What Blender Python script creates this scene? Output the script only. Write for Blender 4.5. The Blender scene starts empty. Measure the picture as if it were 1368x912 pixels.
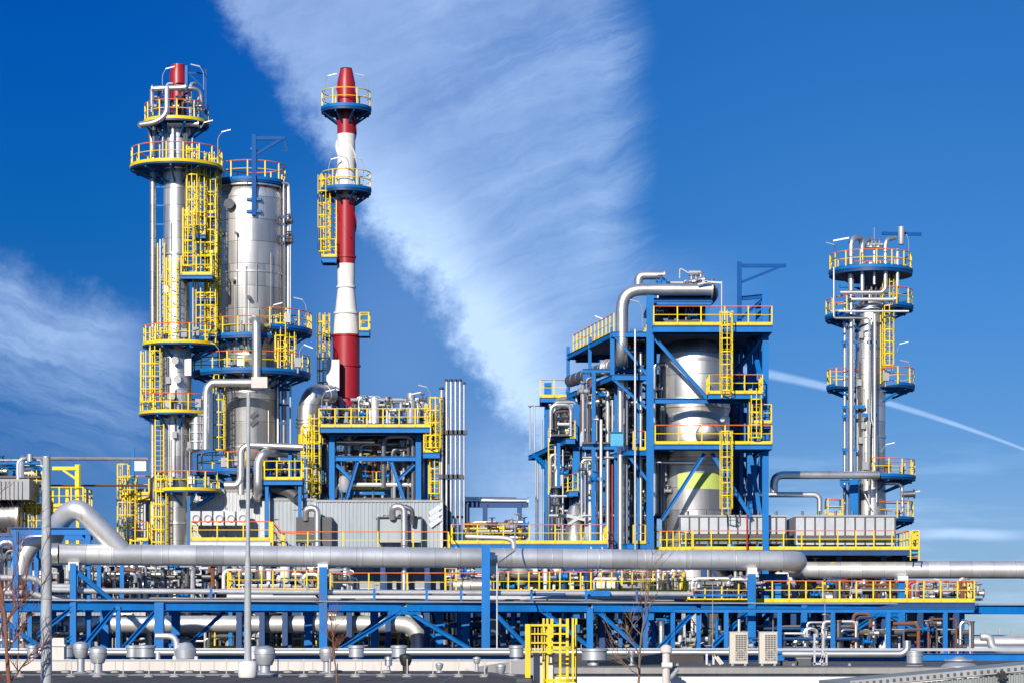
import bpy, bmesh, math, random
from mathutils import Vector, Matrix
V=Vector
R=math.radians
scene=bpy.context.scene
col=scene.collection
rng=random.Random(7)
# ---- camera geometry of the photograph: level telephoto, horizon at row 856 of 912
F=3300.; HZ=856.; CX=684.; CZ=7.
def W(px,py,Y): return V(((px-CX)*Y/F, Y, CZ+(HZ-py)*Y/F))
def wx(px,Y): return (px-CX)*Y/F
def wz(py,Y): return CZ+(HZ-py)*Y/F

# ---------------------------------------------------------------- materials
MATS={}
def new_mat(name):
    m=bpy.data.materials.new(name); m.use_nodes=True
    nt=m.node_tree; b=nt.nodes['Principled BSDF']; MATS[name]=m
    return m,nt,b
def nd(nt,t,**k):
    n=nt.nodes.new(t)
    for a,v in k.items(): setattr(n,a,v)
    return n
def paint(name,c,rough=.45,metal=0.,var=.25,scale=1.2,streak=True,bump=.0,dirt=(.18,.15,.12),dirtamt=.35,rust=.45):
    m,nt,b=new_mat(name); L=nt.links.new
    tc=nd(nt,'ShaderNodeTexCoord'); mp=nd(nt,'ShaderNodeMapping')
    if streak: mp.inputs['Scale'].default_value=(1,1,.22)
    geo=nd(nt,'ShaderNodeNewGeometry')
    L(geo.outputs['Position'],mp.inputs['Vector'])
    n1=nd(nt,'ShaderNodeTexNoise'); n1.inputs['Scale'].default_value=scale; n1.inputs['Detail'].default_value=7; n1.inputs['Roughness'].default_value=.65
    L(mp.outputs[0],n1.inputs['Vector'])
    n2=nd(nt,'ShaderNodeTexNoise'); n2.inputs['Scale'].default_value=scale*5; n2.inputs['Detail'].default_value=5
    L(mp.outputs[0],n2.inputs['Vector'])
    r=nd(nt,'ShaderNodeValToRGB'); e=r.color_ramp.elements
    e[0].position=.3; e[1].position=.72
    lo=[x*(1-var) for x in c]; hi=[min(1,x*(1+var*.35)) for x in c]
    e[0].color=(*lo,1); e[1].color=(*hi,1)
    L(n1.outputs['Fac'],r.inputs['Fac'])
    mx=nd(nt,'ShaderNodeMix',data_type='RGBA')
    rr=nd(nt,'ShaderNodeValToRGB'); q=rr.color_ramp.elements; q[0].position=.55; q[1].position=.78; q[0].color=(0,0,0,1); q[1].color=(dirtamt,)*3+(1,)
    L(n2.outputs['Fac'],rr.inputs['Fac'])
    L(rr.outputs['Color'],mx.inputs['Factor']); L(r.outputs['Color'],mx.inputs['A']); mx.inputs['B'].default_value=(*dirt,1)
    n3=nd(nt,'ShaderNodeTexNoise'); n3.inputs['Scale'].default_value=9.; n3.inputs['Detail'].default_value=6; n3.inputs['Roughness'].default_value=.7; L(mp.outputs[0],n3.inputs['Vector'])
    r3=nd(nt,'ShaderNodeValToRGB'); q3=r3.color_ramp.elements; q3[0].position=.66; q3[1].position=.76; q3[0].color=(0,0,0,1); q3[1].color=(rust,rust,rust,1); L(n3.outputs['Fac'],r3.inputs['Fac'])
    m3=nd(nt,'ShaderNodeMix',data_type='RGBA'); L(r3.outputs['Color'],m3.inputs['Factor']); L(mx.outputs['Result'],m3.inputs['A']); m3.inputs['B'].default_value=(.16,.06,.03,1)
    L(m3.outputs['Result'],b.inputs['Base Color'])
    b.inputs['Metallic'].default_value=metal
    ma=nd(nt,'ShaderNodeMapRange'); ma.inputs['To Min'].default_value=max(.05,rough-.1); ma.inputs['To Max'].default_value=rough+.15
    L(n1.outputs['Fac'],ma.inputs['Value']); L(ma.outputs[0],b.inputs['Roughness'])
    if bump:
        bp=nd(nt,'ShaderNodeBump'); bp.inputs['Strength'].default_value=bump; bp.inputs['Distance'].default_value=.02
        L(n2.outputs['Fac'],bp.inputs['Height']); L(bp.outputs[0],b.inputs['Normal'])
    return m
class X:
    """socket arithmetic for node trees"""
    nt=None
    def __init__(s,o): s.o=o
    @staticmethod
    def m(op,*a,clamp=False):
        n=X.nt.nodes.new('ShaderNodeMath'); n.operation=op; n.use_clamp=clamp
        for i,v in enumerate(a):
            if isinstance(v,X): X.nt.links.new(v.o,n.inputs[i])
            else: n.inputs[i].default_value=v
        return X(n.outputs[0])
    def __add__(s,b): return X.m('ADD',s,b)
    __radd__=__add__
    def __sub__(s,b): return X.m('SUBTRACT',s,b)
    def __rsub__(s,b): return X.m('SUBTRACT',b,s)
    def __mul__(s,b): return X.m('MULTIPLY',s,b)
    __rmul__=__mul__
    def __truediv__(s,b): return X.m('DIVIDE',s,b)
    def clamp(s): return X.m('ADD',s,0.,clamp=True)
    def floor(s): return X.m('FLOOR',s)
    def frac(s): return X.m('FRACT',s)
    def abs(s): return X.m('ABSOLUTE',s)
    def gt(s,b): return X.m('GREATER_THAN',s,b)
    def ss(s,a,b):
        n=X.nt.nodes.new('ShaderNodeMapRange'); n.interpolation_type='SMOOTHSTEP'
        X.nt.links.new(s.o,n.inputs['Value']); n.inputs['From Min'].default_value=a; n.inputs['From Max'].default_value=b
        return X(n.outputs[0])
def comb(x,y,z):
    n=X.nt.nodes.new('ShaderNodeCombineXYZ')
    for i,v in enumerate((x,y,z)):
        if isinstance(v,X): X.nt.links.new(v.o,n.inputs[i])
        else: n.inputs[i].default_value=v
    return X(n.outputs[0])
def noise(vec,scale,detail=5,rough=.55,dist=0.):
    n=X.nt.nodes.new('ShaderNodeTexNoise'); X.nt.links.new(vec.o,n.inputs['Vector'])
    n.inputs['Scale'].default_value=scale; n.inputs['Detail'].default_value=detail; n.inputs['Roughness'].default_value=rough; n.inputs['Distortion'].default_value=dist
    return X(n.outputs['Fac'])
def clad(name,c=(.62,.62,.63),rough=.3,ph=1.0,na=9,seam=.5,metal=1.0):
    """sheet-metal cladding: panels in rings round the object's own vertical axis"""
    m,nt,b=new_mat(name); X.nt=nt; L=nt.links.new
    tc=nd(nt,'ShaderNodeTexCoord'); sp=nd(nt,'ShaderNodeSeparateXYZ'); L(tc.outputs['Object'],sp.inputs[0])
    x,y,z=[X(sp.outputs[i]) for i in range(3)]
    zz=z/ph; row=zz.floor()
    ang=X.m('ARCTAN2',y,x)*(na/6.28318)+row*.37
    cell=ang.floor()
    wn=nt.nodes.new('ShaderNodeTexWhiteNoise'); wn.noise_dimensions='2D'
    L(comb(row,cell,0.).o,wn.inputs['Vector']); rnd=X(wn.outputs['Value'])
    geo=nd(nt,'ShaderNodeNewGeometry')
    gp=nd(nt,'ShaderNodeMapping'); gp.inputs['Scale'].default_value=(1,1,.12); L(geo.outputs['Position'],gp.inputs['Vector'])
    st=noise(X(gp.outputs[0]),2.2,6,.65)
    edge=X.m('MINIMUM',zz.frac(),1-zz.frac())
    ea=X.m('MINIMUM',ang.frac(),1-ang.frac())
    line=X.m('MAXIMUM',1-edge.ss(.0,.03),(1-ea.ss(.0,.022))*.55)
    gq=nd(nt,'ShaderNodeMapping'); gq.inputs['Scale'].default_value=(1,1,.05); L(geo.outputs['Position'],gq.inputs['Vector'])
    drip=noise(X(gq.outputs[0]),5.5,5,.7).ss(.56,.74)*noise(X(geo.outputs['Position']),.35,3).ss(.42,.62)
    val=(.76+rnd*.26)*(.72+st*.5)*(1-line*seam)*(1-drip*.38)
    hs=nd(nt,'ShaderNodeMix',data_type='RGBA',blend_type='MULTIPLY'); hs.inputs['Factor'].default_value=1
    hs.inputs['A'].default_value=(*c,1)
    cc=nd(nt,'ShaderNodeCombineColor')
    for i in range(3): L(val.o,cc.inputs[i])
    L(cc.outputs[0],hs.inputs['B']); L(hs.outputs['Result'],b.inputs['Base Color'])
    b.inputs['Metallic'].default_value=metal
    L((rough+rnd*.1+(st-.5)*.22).o,b.inputs['Roughness'])
    bp=nd(nt,'ShaderNodeBump'); bp.inputs['Strength'].default_value=.35; bp.inputs['Distance'].default_value=.03
    h=noise(X(tc.outputs['Object']),.9,3)*.5-line*.4+rnd*.1
    L(h.o,bp.inputs['Height']); L(bp.outputs[0],b.inputs['Normal'])
    return m
def pipemat(name,c=(.6,.6,.61),rough=.32,metal=1.,sheet=0.):
    m,nt,b=new_mat(name); X.nt=nt; L=nt.links.new
    geo=nd(nt,'ShaderNodeNewGeometry'); p=X(geo.outputs['Position'])
    n1=noise(p,.8,6,.6); n2=noise(p,6,5,.6)
    gq=nd(nt,'ShaderNodeMapping'); gq.inputs['Scale'].default_value=(1,1,.1); L(geo.outputs['Position'],gq.inputs['Vector'])
    drip=noise(X(gq.outputs[0]),3.2,5,.7).ss(.55,.75)*n1.ss(.4,.65)
    val=(.66+n1*.42+n2*.14)*(1-drip*.35)
    if sheet:
        sx=nd(nt,'ShaderNodeSeparateXYZ'); L(geo.outputs['Position'],sx.inputs[0]); wn=nt.nodes.new('ShaderNodeTexWhiteNoise'); wn.noise_dimensions='1D'
        q=X(sx.outputs[0])/sheet; L(q.floor().o,wn.inputs['W']); fe=X.m('MINIMUM',q.frac(),1-q.frac()); val=val*(.86+X(wn.outputs['Value'])*.26)*(.55+fe.ss(0.,.018)*.45)
    hs=nd(nt,'ShaderNodeMix',data_type='RGBA',blend_type='MULTIPLY'); hs.inputs['Factor'].default_value=1
    hs.inputs['A'].default_value=(*c,1); cc=nd(nt,'ShaderNodeCombineColor')
    for i in range(3): L(val.o,cc.inputs[i])
    L(cc.outputs[0],hs.inputs['B']); L(hs.outputs['Result'],b.inputs['Base Color'])
    b.inputs['Metallic'].default_value=metal
    L((rough-.08+n1*.2).o,b.inputs['Roughness'])
    bp=nd(nt,'ShaderNodeBump'); bp.inputs['Strength'].default_value=.2; bp.inputs['Distance'].default_value=.02
    L(n1.o,bp.inputs['Height']); L(bp.outputs[0],b.inputs['Normal'])
    return m
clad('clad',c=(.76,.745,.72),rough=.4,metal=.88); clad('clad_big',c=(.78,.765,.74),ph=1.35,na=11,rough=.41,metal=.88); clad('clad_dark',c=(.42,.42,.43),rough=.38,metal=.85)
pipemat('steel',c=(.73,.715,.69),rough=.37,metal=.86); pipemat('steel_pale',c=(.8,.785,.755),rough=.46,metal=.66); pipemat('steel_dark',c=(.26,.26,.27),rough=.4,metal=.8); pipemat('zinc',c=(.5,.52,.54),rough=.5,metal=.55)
pipemat('main_jacket',c=(.84,.825,.795),rough=.43,metal=.68,sheet=1.3); paint('blue',(.0006,.165,.5),.5,var=.25,dirtamt=.12,dirt=(.03,.06,.12)); MATS['blue'].node_tree.nodes['Principled BSDF'].inputs['Specular IOR Level'].default_value=.3; paint('blue_dark',(.003,.055,.19),.5,dirt=(.02,.03,.06),rust=.2)  # blue_dark: blue darkened to show the shaded undersides of gallery decks
paint('blue_shaded',(.0005,.085,.32),.5,dirt=(.01,.05,.14),rust=.08); MATS['blue_shaded'].node_tree.nodes['Principled BSDF'].inputs['Specular IOR Level'].default_value=.15; paint('galvanised',(.4,.42,.43),.55,streak=False,scale=2.); paint('cyan',(.06,.4,.62),.5)  # darker copy of the blue paints shade onto davits and top beams
paint('yellow',(.86,.62,.008),.42,var=.18,dirtamt=.25); paint('orange',(.85,.16,.02),.5)
paint('red',(.36,.012,.022),.38,var=.22,scale=.8,dirtamt=.15); paint('white',(.78,.76,.72),.5,var=.1,dirtamt=.25,dirt=(.4,.33,.24))
paint('white_stain',(.8,.78,.74),.45,var=.1,scale=.6,dirtamt=.5,dirt=(.55,.42,.25))
paint('cladding',(.4,.445,.47),.5,var=.22,scale=.5,dirtamt=.4,dirt=(.2,.19,.17)); paint('cladding_white',(.58,.6,.61),.5,var=.18,scale=.5,dirtamt=.35)
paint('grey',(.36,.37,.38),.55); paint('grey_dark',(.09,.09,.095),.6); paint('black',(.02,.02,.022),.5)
paint('rust',(.2,.075,.04),.7); paint('lime',(.55,.68,.16),.5,var=.1,dirtamt=.15); paint('redpipe',(.45,.03,.03),.45)
paint('bitumen',(.075,.068,.066),.85,var=.4,scale=.7,streak=False,dirt=(.16,.14,.13),bump=.3)
paint('plaster',(.68,.63,.58),.8,var=.12,dirt=(.35,.3,.26),dirtamt=.4); paint('concrete',(.33,.32,.3),.85,var=.25)
paint('ground',(.1,.095,.085),.95,var=.4,scale=.25,streak=False); paint('bark',(.23,.15,.1),.9); paint('bark_red',(.24,.1,.06),.9)
paint('beige',(.6,.55,.46),.5,var=.08)

# ---------------------------------------------------------------- mesh builder
def frame(d,up=V((0,0,1))):
    d=d.normalized()
    if abs(d.dot(up))>.98: up=V((0,1,0)) if abs(d.y)<.9 else V((1,0,0))
    s=d.cross(up).normalized(); u=s.cross(d).normalized()
    return d,s,u
class MB:
    def __init__(s): s.v=[]; s.f=[]; s.sm=[]
    def add(s,vs,fs,sm=False):
        o=len(s.v); s.v+=[tuple(q) for q in vs]; s.f+=[tuple(i+o for i in f) for f in fs]; s.sm+=[sm]*len(fs); return s
    def box(s,c,sx,sy,sz,rz=0.):
        c=V(c); co,si=math.cos(rz),math.sin(rz); vs=[]
        for dz in (-.5,.5):
            for dx,dy in ((-.5,-.5),(.5,-.5),(.5,.5),(-.5,.5)):
                a,b=dx*sx,dy*sy; vs.append((c.x+a*co-b*si,c.y+a*si+b*co,c.z+dz*sz))
        return s.add(vs,[(0,3,2,1),(4,5,6,7),(0,1,5,4),(1,2,6,5),(2,3,7,6),(3,0,4,7)])
    def prism(s,poly,z0,z1):
        n=len(poly)
        vs=[(p[0],p[1],z0) for p in poly]+[(p[0],p[1],z1) for p in poly]
        fs=[tuple(range(n))[::-1],tuple(range(n,2*n))]+[(i,(i+1)%n,n+(i+1)%n,n+i) for i in range(n)]
        return s.add(vs,fs)
    def profile(s,p,q,prof,up=V((0,0,1))):
        p=V(p);q=V(q); d,sd,u=frame(q-p,up); n=len(prof)
        vs=[p+sd*a+u*b for a,b in prof]+[q+sd*a+u*b for a,b in prof]
        return s.add(vs,[tuple(range(n))[::-1],tuple(range(n,2*n))]+[(i,(i+1)%n,n+(i+1)%n,n+i) for i in range(n)])
    def bar(s,p,q,w,h=None,up=V((0,0,1))):
        h=h or w; a,b=w/2,h/2
        return s.profile(p,q,[(-a,-b),(a,-b),(a,b),(-a,b)],up)
    def hbar(s,p,q,w,h,t=None,up=V((0,0,1))):
        a,b=w/2,h/2; t=t or min(w,h)*.13; k=t/2
        return s.profile(p,q,[(-a,-b),(a,-b),(a,-b+t),(k,-b+t),(k,b-t),(a,b-t),(a,b),(-a,b),(-a,b-t),(-k,b-t),(-k,-b+t),(-a,-b+t)],up)
    def tube(s,pts,r,n=10,cap=True):
        pts=[V(p) for p in pts]; rs=r if isinstance(r,(list,tuple)) else [r]*len(pts)
        N=len(pts); vs=[]
        d0=(pts[1]-pts[0]); _,sd,u=frame(d0); prev=d0.normalized()
        for i,p in enumerate(pts):
            if i==0: t=pts[1]-pts[0]
            elif i==N-1: t=pts[-1]-pts[-2]
            else: t=(pts[i+1]-p).normalized()+(p-pts[i-1]).normalized()
            t=t.normalized() if t.length>1e-9 else prev
            q=prev.rotation_difference(t); sd=q@sd; u=q@u; prev=t
            k=1.
            if 0<i<N-1:
                c=(pts[i+1]-p).normalized().dot((p-pts[i-1]).normalized()); k=1/math.sqrt(max(.3,(1+c)/2))
            for j in range(n):
                a=2*math.pi*j/n; vs.append(p+(sd*math.cos(a)+u*math.sin(a))*rs[i]*(k if k<1.2 else 1.2))
        fs=[(i*n+j,i*n+(j+1)%n,(i+1)*n+(j+1)%n,(i+1)*n+j) for i in range(N-1) for j in range(n)]
        s.add(vs,fs,True)
        if cap:
            o=len(s.v)-len(vs)
            s.f+=[tuple(range(o,o+n))[::-1],tuple(range(o+(N-1)*n,o+N*n))]; s.sm+=[False,False]
        return s
    def lathe(s,c,prof,n=24,a0=0.,a1=360.):
        c=V(c); full=abs(a1-a0)>=359.9; m=n if full else n+1
        vs=[]
        for r,z in prof:
            for j in range(m):
                a=R(a0+(a1-a0)*j/n); vs.append((c.x+r*math.cos(a),c.y+r*math.sin(a),c.z+z))
        fs=[]
        for i in range(len(prof)-1):
            for j in range(n):
                k=(j+1)%m
                fs.append((i*m+j,i*m+k,(i+1)*m+k,(i+1)*m+j))
        return s.add(vs,fs,True)
    def cyl(s,c,r,h,n=20): return s.tube([V(c),V(c)+V((0,0,h))],r,n)
    def ring(s,c,r,axis,rt=.03,n=14):
        d,a,b=frame(V(axis)); c=V(c)
        pts=[c+(a*math.cos(2*math.pi*i/n)+b*math.sin(2*math.pi*i/n))*r for i in range(n+1)]
        return s.tube(pts,rt,5,False)
    def mesh(s,name,L,mat):
        me=bpy.data.meshes.new(name)
        me.from_pydata([(a-L.x,b-L.y,c-L.z) for a,b,c in s.v],[],s.f)
        me.polygons.foreach_set('use_smooth',s.sm)
        bm=bmesh.new(); bm.from_mesh(me); bmesh.ops.recalc_face_normals(bm,faces=bm.faces); bm.to_mesh(me); bm.free()
        for mm in (mat if isinstance(mat,(list,tuple)) else [mat]): me.materials.append(MATS[mm])
        me.set_sharp_from_angle(angle=R(40)); return me
ORG={}
def props(o,label,cat,group=None,kind=None):
    if label: o['label']=label
    if cat: o['category']=cat
    if group: o['group']=group
    if kind: o['kind']=kind
    return o
def thing(name,label,cat,loc,group=None):
    o=bpy.data.objects.new(name,None); col.objects.link(o); o.location=loc; o.empty_display_size=.3
    ORG[o]=V(loc); return props(o,label,cat,group)
def obj(name,mb,mat,parent):
    L=ORG[parent]; o=bpy.data.objects.new(name,mb.mesh(name,L,mat)); col.objects.link(o); o.parent=parent; ORG[o]=L; return o
def solo(name,label,cat,mb,mat,group=None,kind=None,loc=None):
    if loc is None:
        xs,ys,zs=zip(*mb.v); loc=V(((min(xs)+max(xs))/2,(min(ys)+max(ys))/2,min(zs)))
    o=bpy.data.objects.new(name,mb.mesh(name,V(loc),mat)); col.objects.link(o); o.location=loc; ORG[o]=V(loc)
    return props(o,label,cat,group,kind)
def inst(name,me,pos,parent,rz=0.,sc=None):
    o=bpy.data.objects.new(name,me); col.objects.link(o); o.parent=parent; o.location=V(pos)-ORG[parent]; o.rotation_euler=(0,0,rz)
    if sc: o.scale=sc
    ORG[o]=ORG[parent]; return o
def rnd(pts,rad,k=6):
    pts=[V(p) for p in pts]; out=[pts[0]]
    for i in range(1,len(pts)-1):
        a,b,c=pts[i-1],pts[i],pts[i+1]; u=(a-b);w=(c-b); r=min(rad,u.length*.49,w.length*.49)
        u=u.normalized(); w=w.normalized()
        ang=u.angle(w,0)
        if ang>3.05: out.append(b); continue
        p=b+u*r; q=b+w*r
        # circular-ish arc through a quadratic curve
        for j in range(k+1):
            t=j/k; out.append(p*(1-t)**2+b*2*t*(1-t)+q*t*t)
    out.append(pts[-1]); return out
def banded(pts,r,step,w=.035,dr=.012):
    """points and radii for a tube whose long straight runs carry raised jacket joints"""
    P=[];Q=[]
    for a,b in zip(pts[:-1],pts[1:]):
        P.append(a);Q.append(r); L=(b-a).length
        if L<step: continue
        k=int(L/step); d=(b-a).normalized()
        for i in range(1,k+1):
            c=a+d*(i*L/(k+1))
            for o,x in ((-w/2,0),(-w/2+.004,dr),(w/2-.004,dr),(w/2,0)): P.append(c+d*o);Q.append(r+x)
    P.append(pts[-1]);Q.append(r); return P,Q
# ---------------------------------------------------------------- railings, platforms, ladders
POSTS={}
def post_mesh(h,mat):
    k=(round(h,2),mat)
    if k not in POSTS:
        m=MB(); m.box((0,0,h/2),.075,.075,h); m.box((0,0,.06),.12,.12,.02); POSTS[k]=m.mesh('railing_post',V((0,0,0)),mat)
    return POSTS[k]
def resample(pts,sp):
    out=[]
    for a,b in zip(pts[:-1],pts[1:]):
        n=max(1,round((b-a).length/sp))
        out+=[a.lerp(b,i/n) for i in range(n)]
    out.append(pts[-1]); return out
def rail(parent,pts,h=1.1,sp=1.15,top='orange',post='yellow',toe='yellow',corner=True):
    pts=[V(p) for p in pts]; up=V((0,0,1))
    obj('top_rail',MB().tube([p+up*h for p in pts],.032,6),top,parent)
    obj('mid_rail',MB().tube([p+up*h*.55 for p in pts],.026,6),post,parent)
    if toe:
        m=MB()
        n=len(pts); 
        vs=[p+up*-.02 for p in pts]+[p+up*.17 for p in pts]
        # toe board as a thin upright strip with thickness
        dirs=[(pts[min(i+1,n-1)]-pts[max(i-1,0)]).normalized().cross(up)*.012 for i in range(n)]
        vs=[p-d+up*-.02 for p,d in zip(pts,dirs)]+[p+d+up*-.02 for p,d in zip(pts,dirs)]+[p+d+up*.17 for p,d in zip(pts,dirs)]+[p-d+up*.17 for p,d in zip(pts,dirs)]
        fs=[]
        for i in range(n-1):
            for a,b in ((0,1),(1,2),(2,3),(3,0)): fs.append((a*n+i,b*n+i,b*n+i+1,a*n+i+1))
        fs+=[(0,n,2*n,3*n),(n-1,2*n-1,3*n-1,4*n-1)]
        m.add(vs,fs); obj('toe_board',m,toe,parent)
    me=post_mesh(h,post)
    P=resample(pts,sp)
    for p in P[:90]: inst('railing_post',me,p,parent)
def ring_platform(T,cx,cy,z,ro,ri,a0=-180,a1=180,deck='blue_dark',top='orange',post='yellow',toe='yellow',sp=1.0,fas='blue',brk=6,h=1.1,thick=.15):
    """curved gallery round a column: deck > toe board, rails, posts, brackets"""
    full=a1-a0>=359; n=max(8,int((a1-a0)/9))
    m=MB(); m.lathe((cx,cy,z),[(ri,-.02),(ri,-.06),(ro,-thick),(ro+.012,-thick),(ro+.012,-.025),(ro,-.02),(ri,-.02)],n,a0,a1)
    if not full:
        for a in (a0,a1):
            c,s=math.cos(R(a)),math.sin(R(a)); m.add([(cx+c*ri,cy+s*ri,z-.02),(cx+c*ro,cy+s*ro,z-.02),(cx+c*ro,cy+s*ro,z-thick),(cx+c*ri,cy+s*ri,z-.06)],[(0,1,2,3)])
    p=obj('platform',m,[deck],T)  # darker deck blue puts the underside's shade into the colour
    arc=[V((cx+(ro-.04)*math.cos(R(a0+(a1-a0)*i/n)),cy+(ro-.04)*math.sin(R(a0+(a1-a0)*i/n)),z)) for i in range(n+1)]
    pts=arc if full else [V((cx+ri*1.05*math.cos(R(a0)),cy+ri*1.05*math.sin(R(a0)),z))]+arc+[V((cx+ri*1.05*math.cos(R(a1)),cy+ri*1.05*math.sin(R(a1)),z))]
    up=V((0,0,1))
    rail_ring(p,pts,arc,h,sp,top,post,toe)
    for i in range(brk):
        a=R(a0+(a1-a0)*(i+.5)/brk); d=V((math.cos(a),math.sin(a),0)); c=V((cx,cy,z))
        b=MB(); b.bar(c+d*ri*.98+up*-.9,c+d*ro*.93+up*(-thick-.03),.1,.12); b.bar(c+d*ri+up*(-thick-.06),c+d*ro*.97+up*(-thick-.06),.09,.14)
        obj('bracket',b,fas,p)
    return p
def rail_ring(p,pts,arc,h,sp,top,post,toe):
    up=V((0,0,1))
    obj('top_rail',MB().tube([q+up*h for q in pts],.032,6),top,p)
    obj('mid_rail',MB().tube([q+up*h*.55 for q in pts],.026,6),post,p)
    if toe:
        n=len(arc); c=(arc[0]+arc[n//2])/2
        m=MB(); vs=[]
        for dz,k in ((-.05,0),(-.05,.025),(.13,.025),(.13,0)):
            for i,q in enumerate(arc):
                t=(arc[min(i+1,n-1)]-arc[max(i-1,0)]).normalized(); o=V((t.y,-t.x,0))
                vs.append(q+o*(k+.055)+up*dz)
        fs=[]
        for i in range(n-1):
            for a,b in ((0,1),(1,2),(2,3),(3,0)): fs.append((a*n+i,b*n+i,b*n+i+1,a*n+i+1))
        m.add(vs,fs,True); obj('toe_board',m,toe,p)
    L=sum((b-a).length for a,b in zip(arc[:-1],arc[1:])); k=max(3,int(L/sp)); me=post_mesh(h,post)
    # walk the arc at even spacing
    acc=0; nxt=0; step=L/k
    for a,b in zip(arc[:-1],arc[1:]):
        l=(b-a).length
        while nxt<=acc+l+1e-6:
            inst('railing_post',me,a.lerp(b,min(1,(nxt-acc)/l)),p); nxt+=step
        acc+=l
def deck(T,x0,x1,y0,y1,z,rails='flr',deckm='blue_dark',fas='blue',top='orange',post='yellow',toe='yellow',thick=.25,sp=1.15,h=1.1,name='platform',ribs=True):
    """rectangular walkway: deck part > edge beam, rails, posts"""
    p=obj(name,MB().box(((x0+x1)/2,(y0+y1)/2,z-.03),x1-x0,y1-y0,.05),deckm,T)
    if fas:
        t=thick
        obj('edge_beam',MB().hbar((x0,y0+.06,z-.06-t/2),(x1,y0+.06,z-.06-t/2),.12,t),fas,p)
        obj('edge_beam',MB().hbar((x0,y1-.06,z-.06-t/2),(x1,y1-.06,z-.06-t/2),.12,t),fas,p)
        for xx in (x0+.06,x1-.06):
            obj('edge_beam',MB().hbar((xx,y0+.13,z-.06-t/2),(xx,y1-.13,z-.06-t/2),.12,t*.98),fas,p)
    e=.05
    A=V((x0+e,y1-e,z));B=V((x0+e,y0+e,z));C=V((x1-e,y0+e,z));D=V((x1-e,y1-e,z))
    if 'l' in rails: rail(p,[A,B],h,sp,top,post,toe)
    if 'f' in rails: rail(p,[B,C],h,sp,top,post,toe)
    if 'r' in rails: rail(p,[C,D],h,sp,top,post,toe)
    if 'b' in rails: rail(p,[D,A],h,sp,top,post,toe)
    return p
def ladder(T,base,ztop,w=.5,out=-90,cage=True,mat='yellow',cage_from=2.2):
    """vertical ladder, with hoops on its outward side"""
    b=V(base); a=R(out); d=V((math.cos(a),math.sin(a),0)); s=V((-d.y,d.x,0)); H=ztop-b.z
    m=MB()
    for k in (-1,1): m.bar(b+s*k*w/2,b+s*k*w/2+V((0,0,H+.9)),.07,.05,up=d)
    z=.15
    while z<H: m.tube([b+s*-w/2+V((0,0,z)),b+s*w/2+V((0,0,z))],.018,4); z+=.3
    l=obj('ladder',m,mat,T)
    if cage and H>cage_from:
        c=MB(); cr=.38; cen=b+d*.33; n=10
        def hp(t,z): 
            an=R(-125+250*t); return cen+d*cr*math.cos(an)+s*cr*math.sin(an)+V((0,0,z))
        z=cage_from if cage_from<H*.6 else 0.3
        zs=z
        while z<H+.9:
            P=[b+s*-w/2+V((0,0,z))]+[hp(i/n,z) for i in range(n+1)]+[b+s*w/2+V((0,0,z))]
            c.add([q+V((0,0,-.03)) for q in P]+[q+V((0,0,.03)) for q in P]+[q+(cen-q).normalized()*.012+V((0,0,.03)) for q in P]+[q+(cen-q).normalized()*.012+V((0,0,-.03)) for q in P],
              [((k*len(P))+i,(k*len(P))+i+1,((k+1)%4)*len(P)+i+1,((k+1)%4)*len(P)+i) for i in range(len(P)-1) for k in range(4)])
            z+=.75
        for t in (.1,.3,.5,.7,.9): c.bar(hp(t,zs),hp(t,H+.9),.05,.012,up=d)
        obj('ladder_cage',c,mat,l)
    return l
def flood(T,p,dx=.8,h=1.9,mat='grey',dy=-.15):
    p=V(p); h=h*.85; dx=dx*.8
    o=obj('lamp_post',MB().tube(rnd([p,p+V((0,0,h)),p+V((dx*.6,dy*.5,h+.35))],.2),.022,6),mat,T)
    a=p+V((dx*.5,dy*.4,h+.33)); b=p+V((dx*.5+(.55 if dx>0 else -.55),dy,h+.1 if abs(dx)>.5 else h+.45))
    obj('lamp_head',MB().bar(a,b,.07,.06),'zinc',o)
def davit(T,px,py0,py1,pxe,Y,mat='blue',hook=True,w=.2):
    A=W(px,py0,Y);B=W(px,py1,Y);E=W(pxe,py1+5,Y)
    d=obj('davit',MB().bar(A,B,w,w),mat,T)
    obj('arm',MB().bar(W(px,py1+5,Y),E,w*.7,w*.8),mat,d)
    obj('arm_brace',MB().bar(W(px,py1+28,Y),W(px+(pxe-px)*.85,py1+7,Y),w*.55),mat,d)
    if hook:
        obj('hook',MB().tube([E,E+V((0,0,-.5))],.02,5).tube(rnd([E+V((0,0,-.5)),E+V((.12,0,-.6)),E+V((.1,0,-.8)),E+V((-.08,0,-.78))],.1),.04,5),'grey_dark',d)
def shell(T,name,cx,cy,prof,mat,n=40): return obj(name,MB().lathe((cx,cy,0),prof,n),mat,T)
def run(T,pts,r,mat='steel',name='pipe',n=12,rad=None,flange=0,step=0):
    """pipe part from (px,py,Y) points; flange rings and jacket joints as its sub-parts"""
    P=[W(*p) if not isinstance(p,Vector) else p for p in pts]
    RP=rnd(P,rad or r*3.2); o=obj(name,MB().tube(*(banded(RP,r,step) if step else (RP,r)),n),mat,T)
    if flange:
        for a,b in ((P[0],P[1]),(P[-1],P[-2])):
            d=(b-a).normalized(); obj('flange',MB().tube([a,a+d*.07],r*1.5,n),mat,o)
    return o
def pipe(name,label,cat,pts,r,mat='steel',group=None,n=14,rad=None,flange=0,step=0):
    P=[W(*p) if not isinstance(p,Vector) else p for p in pts]
    base=min(P,key=lambda q:q.z); T=thing(name,label,cat,base,group)
    run(T,P,r,mat,'pipe_run',n,rad,flange,step); return T
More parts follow.
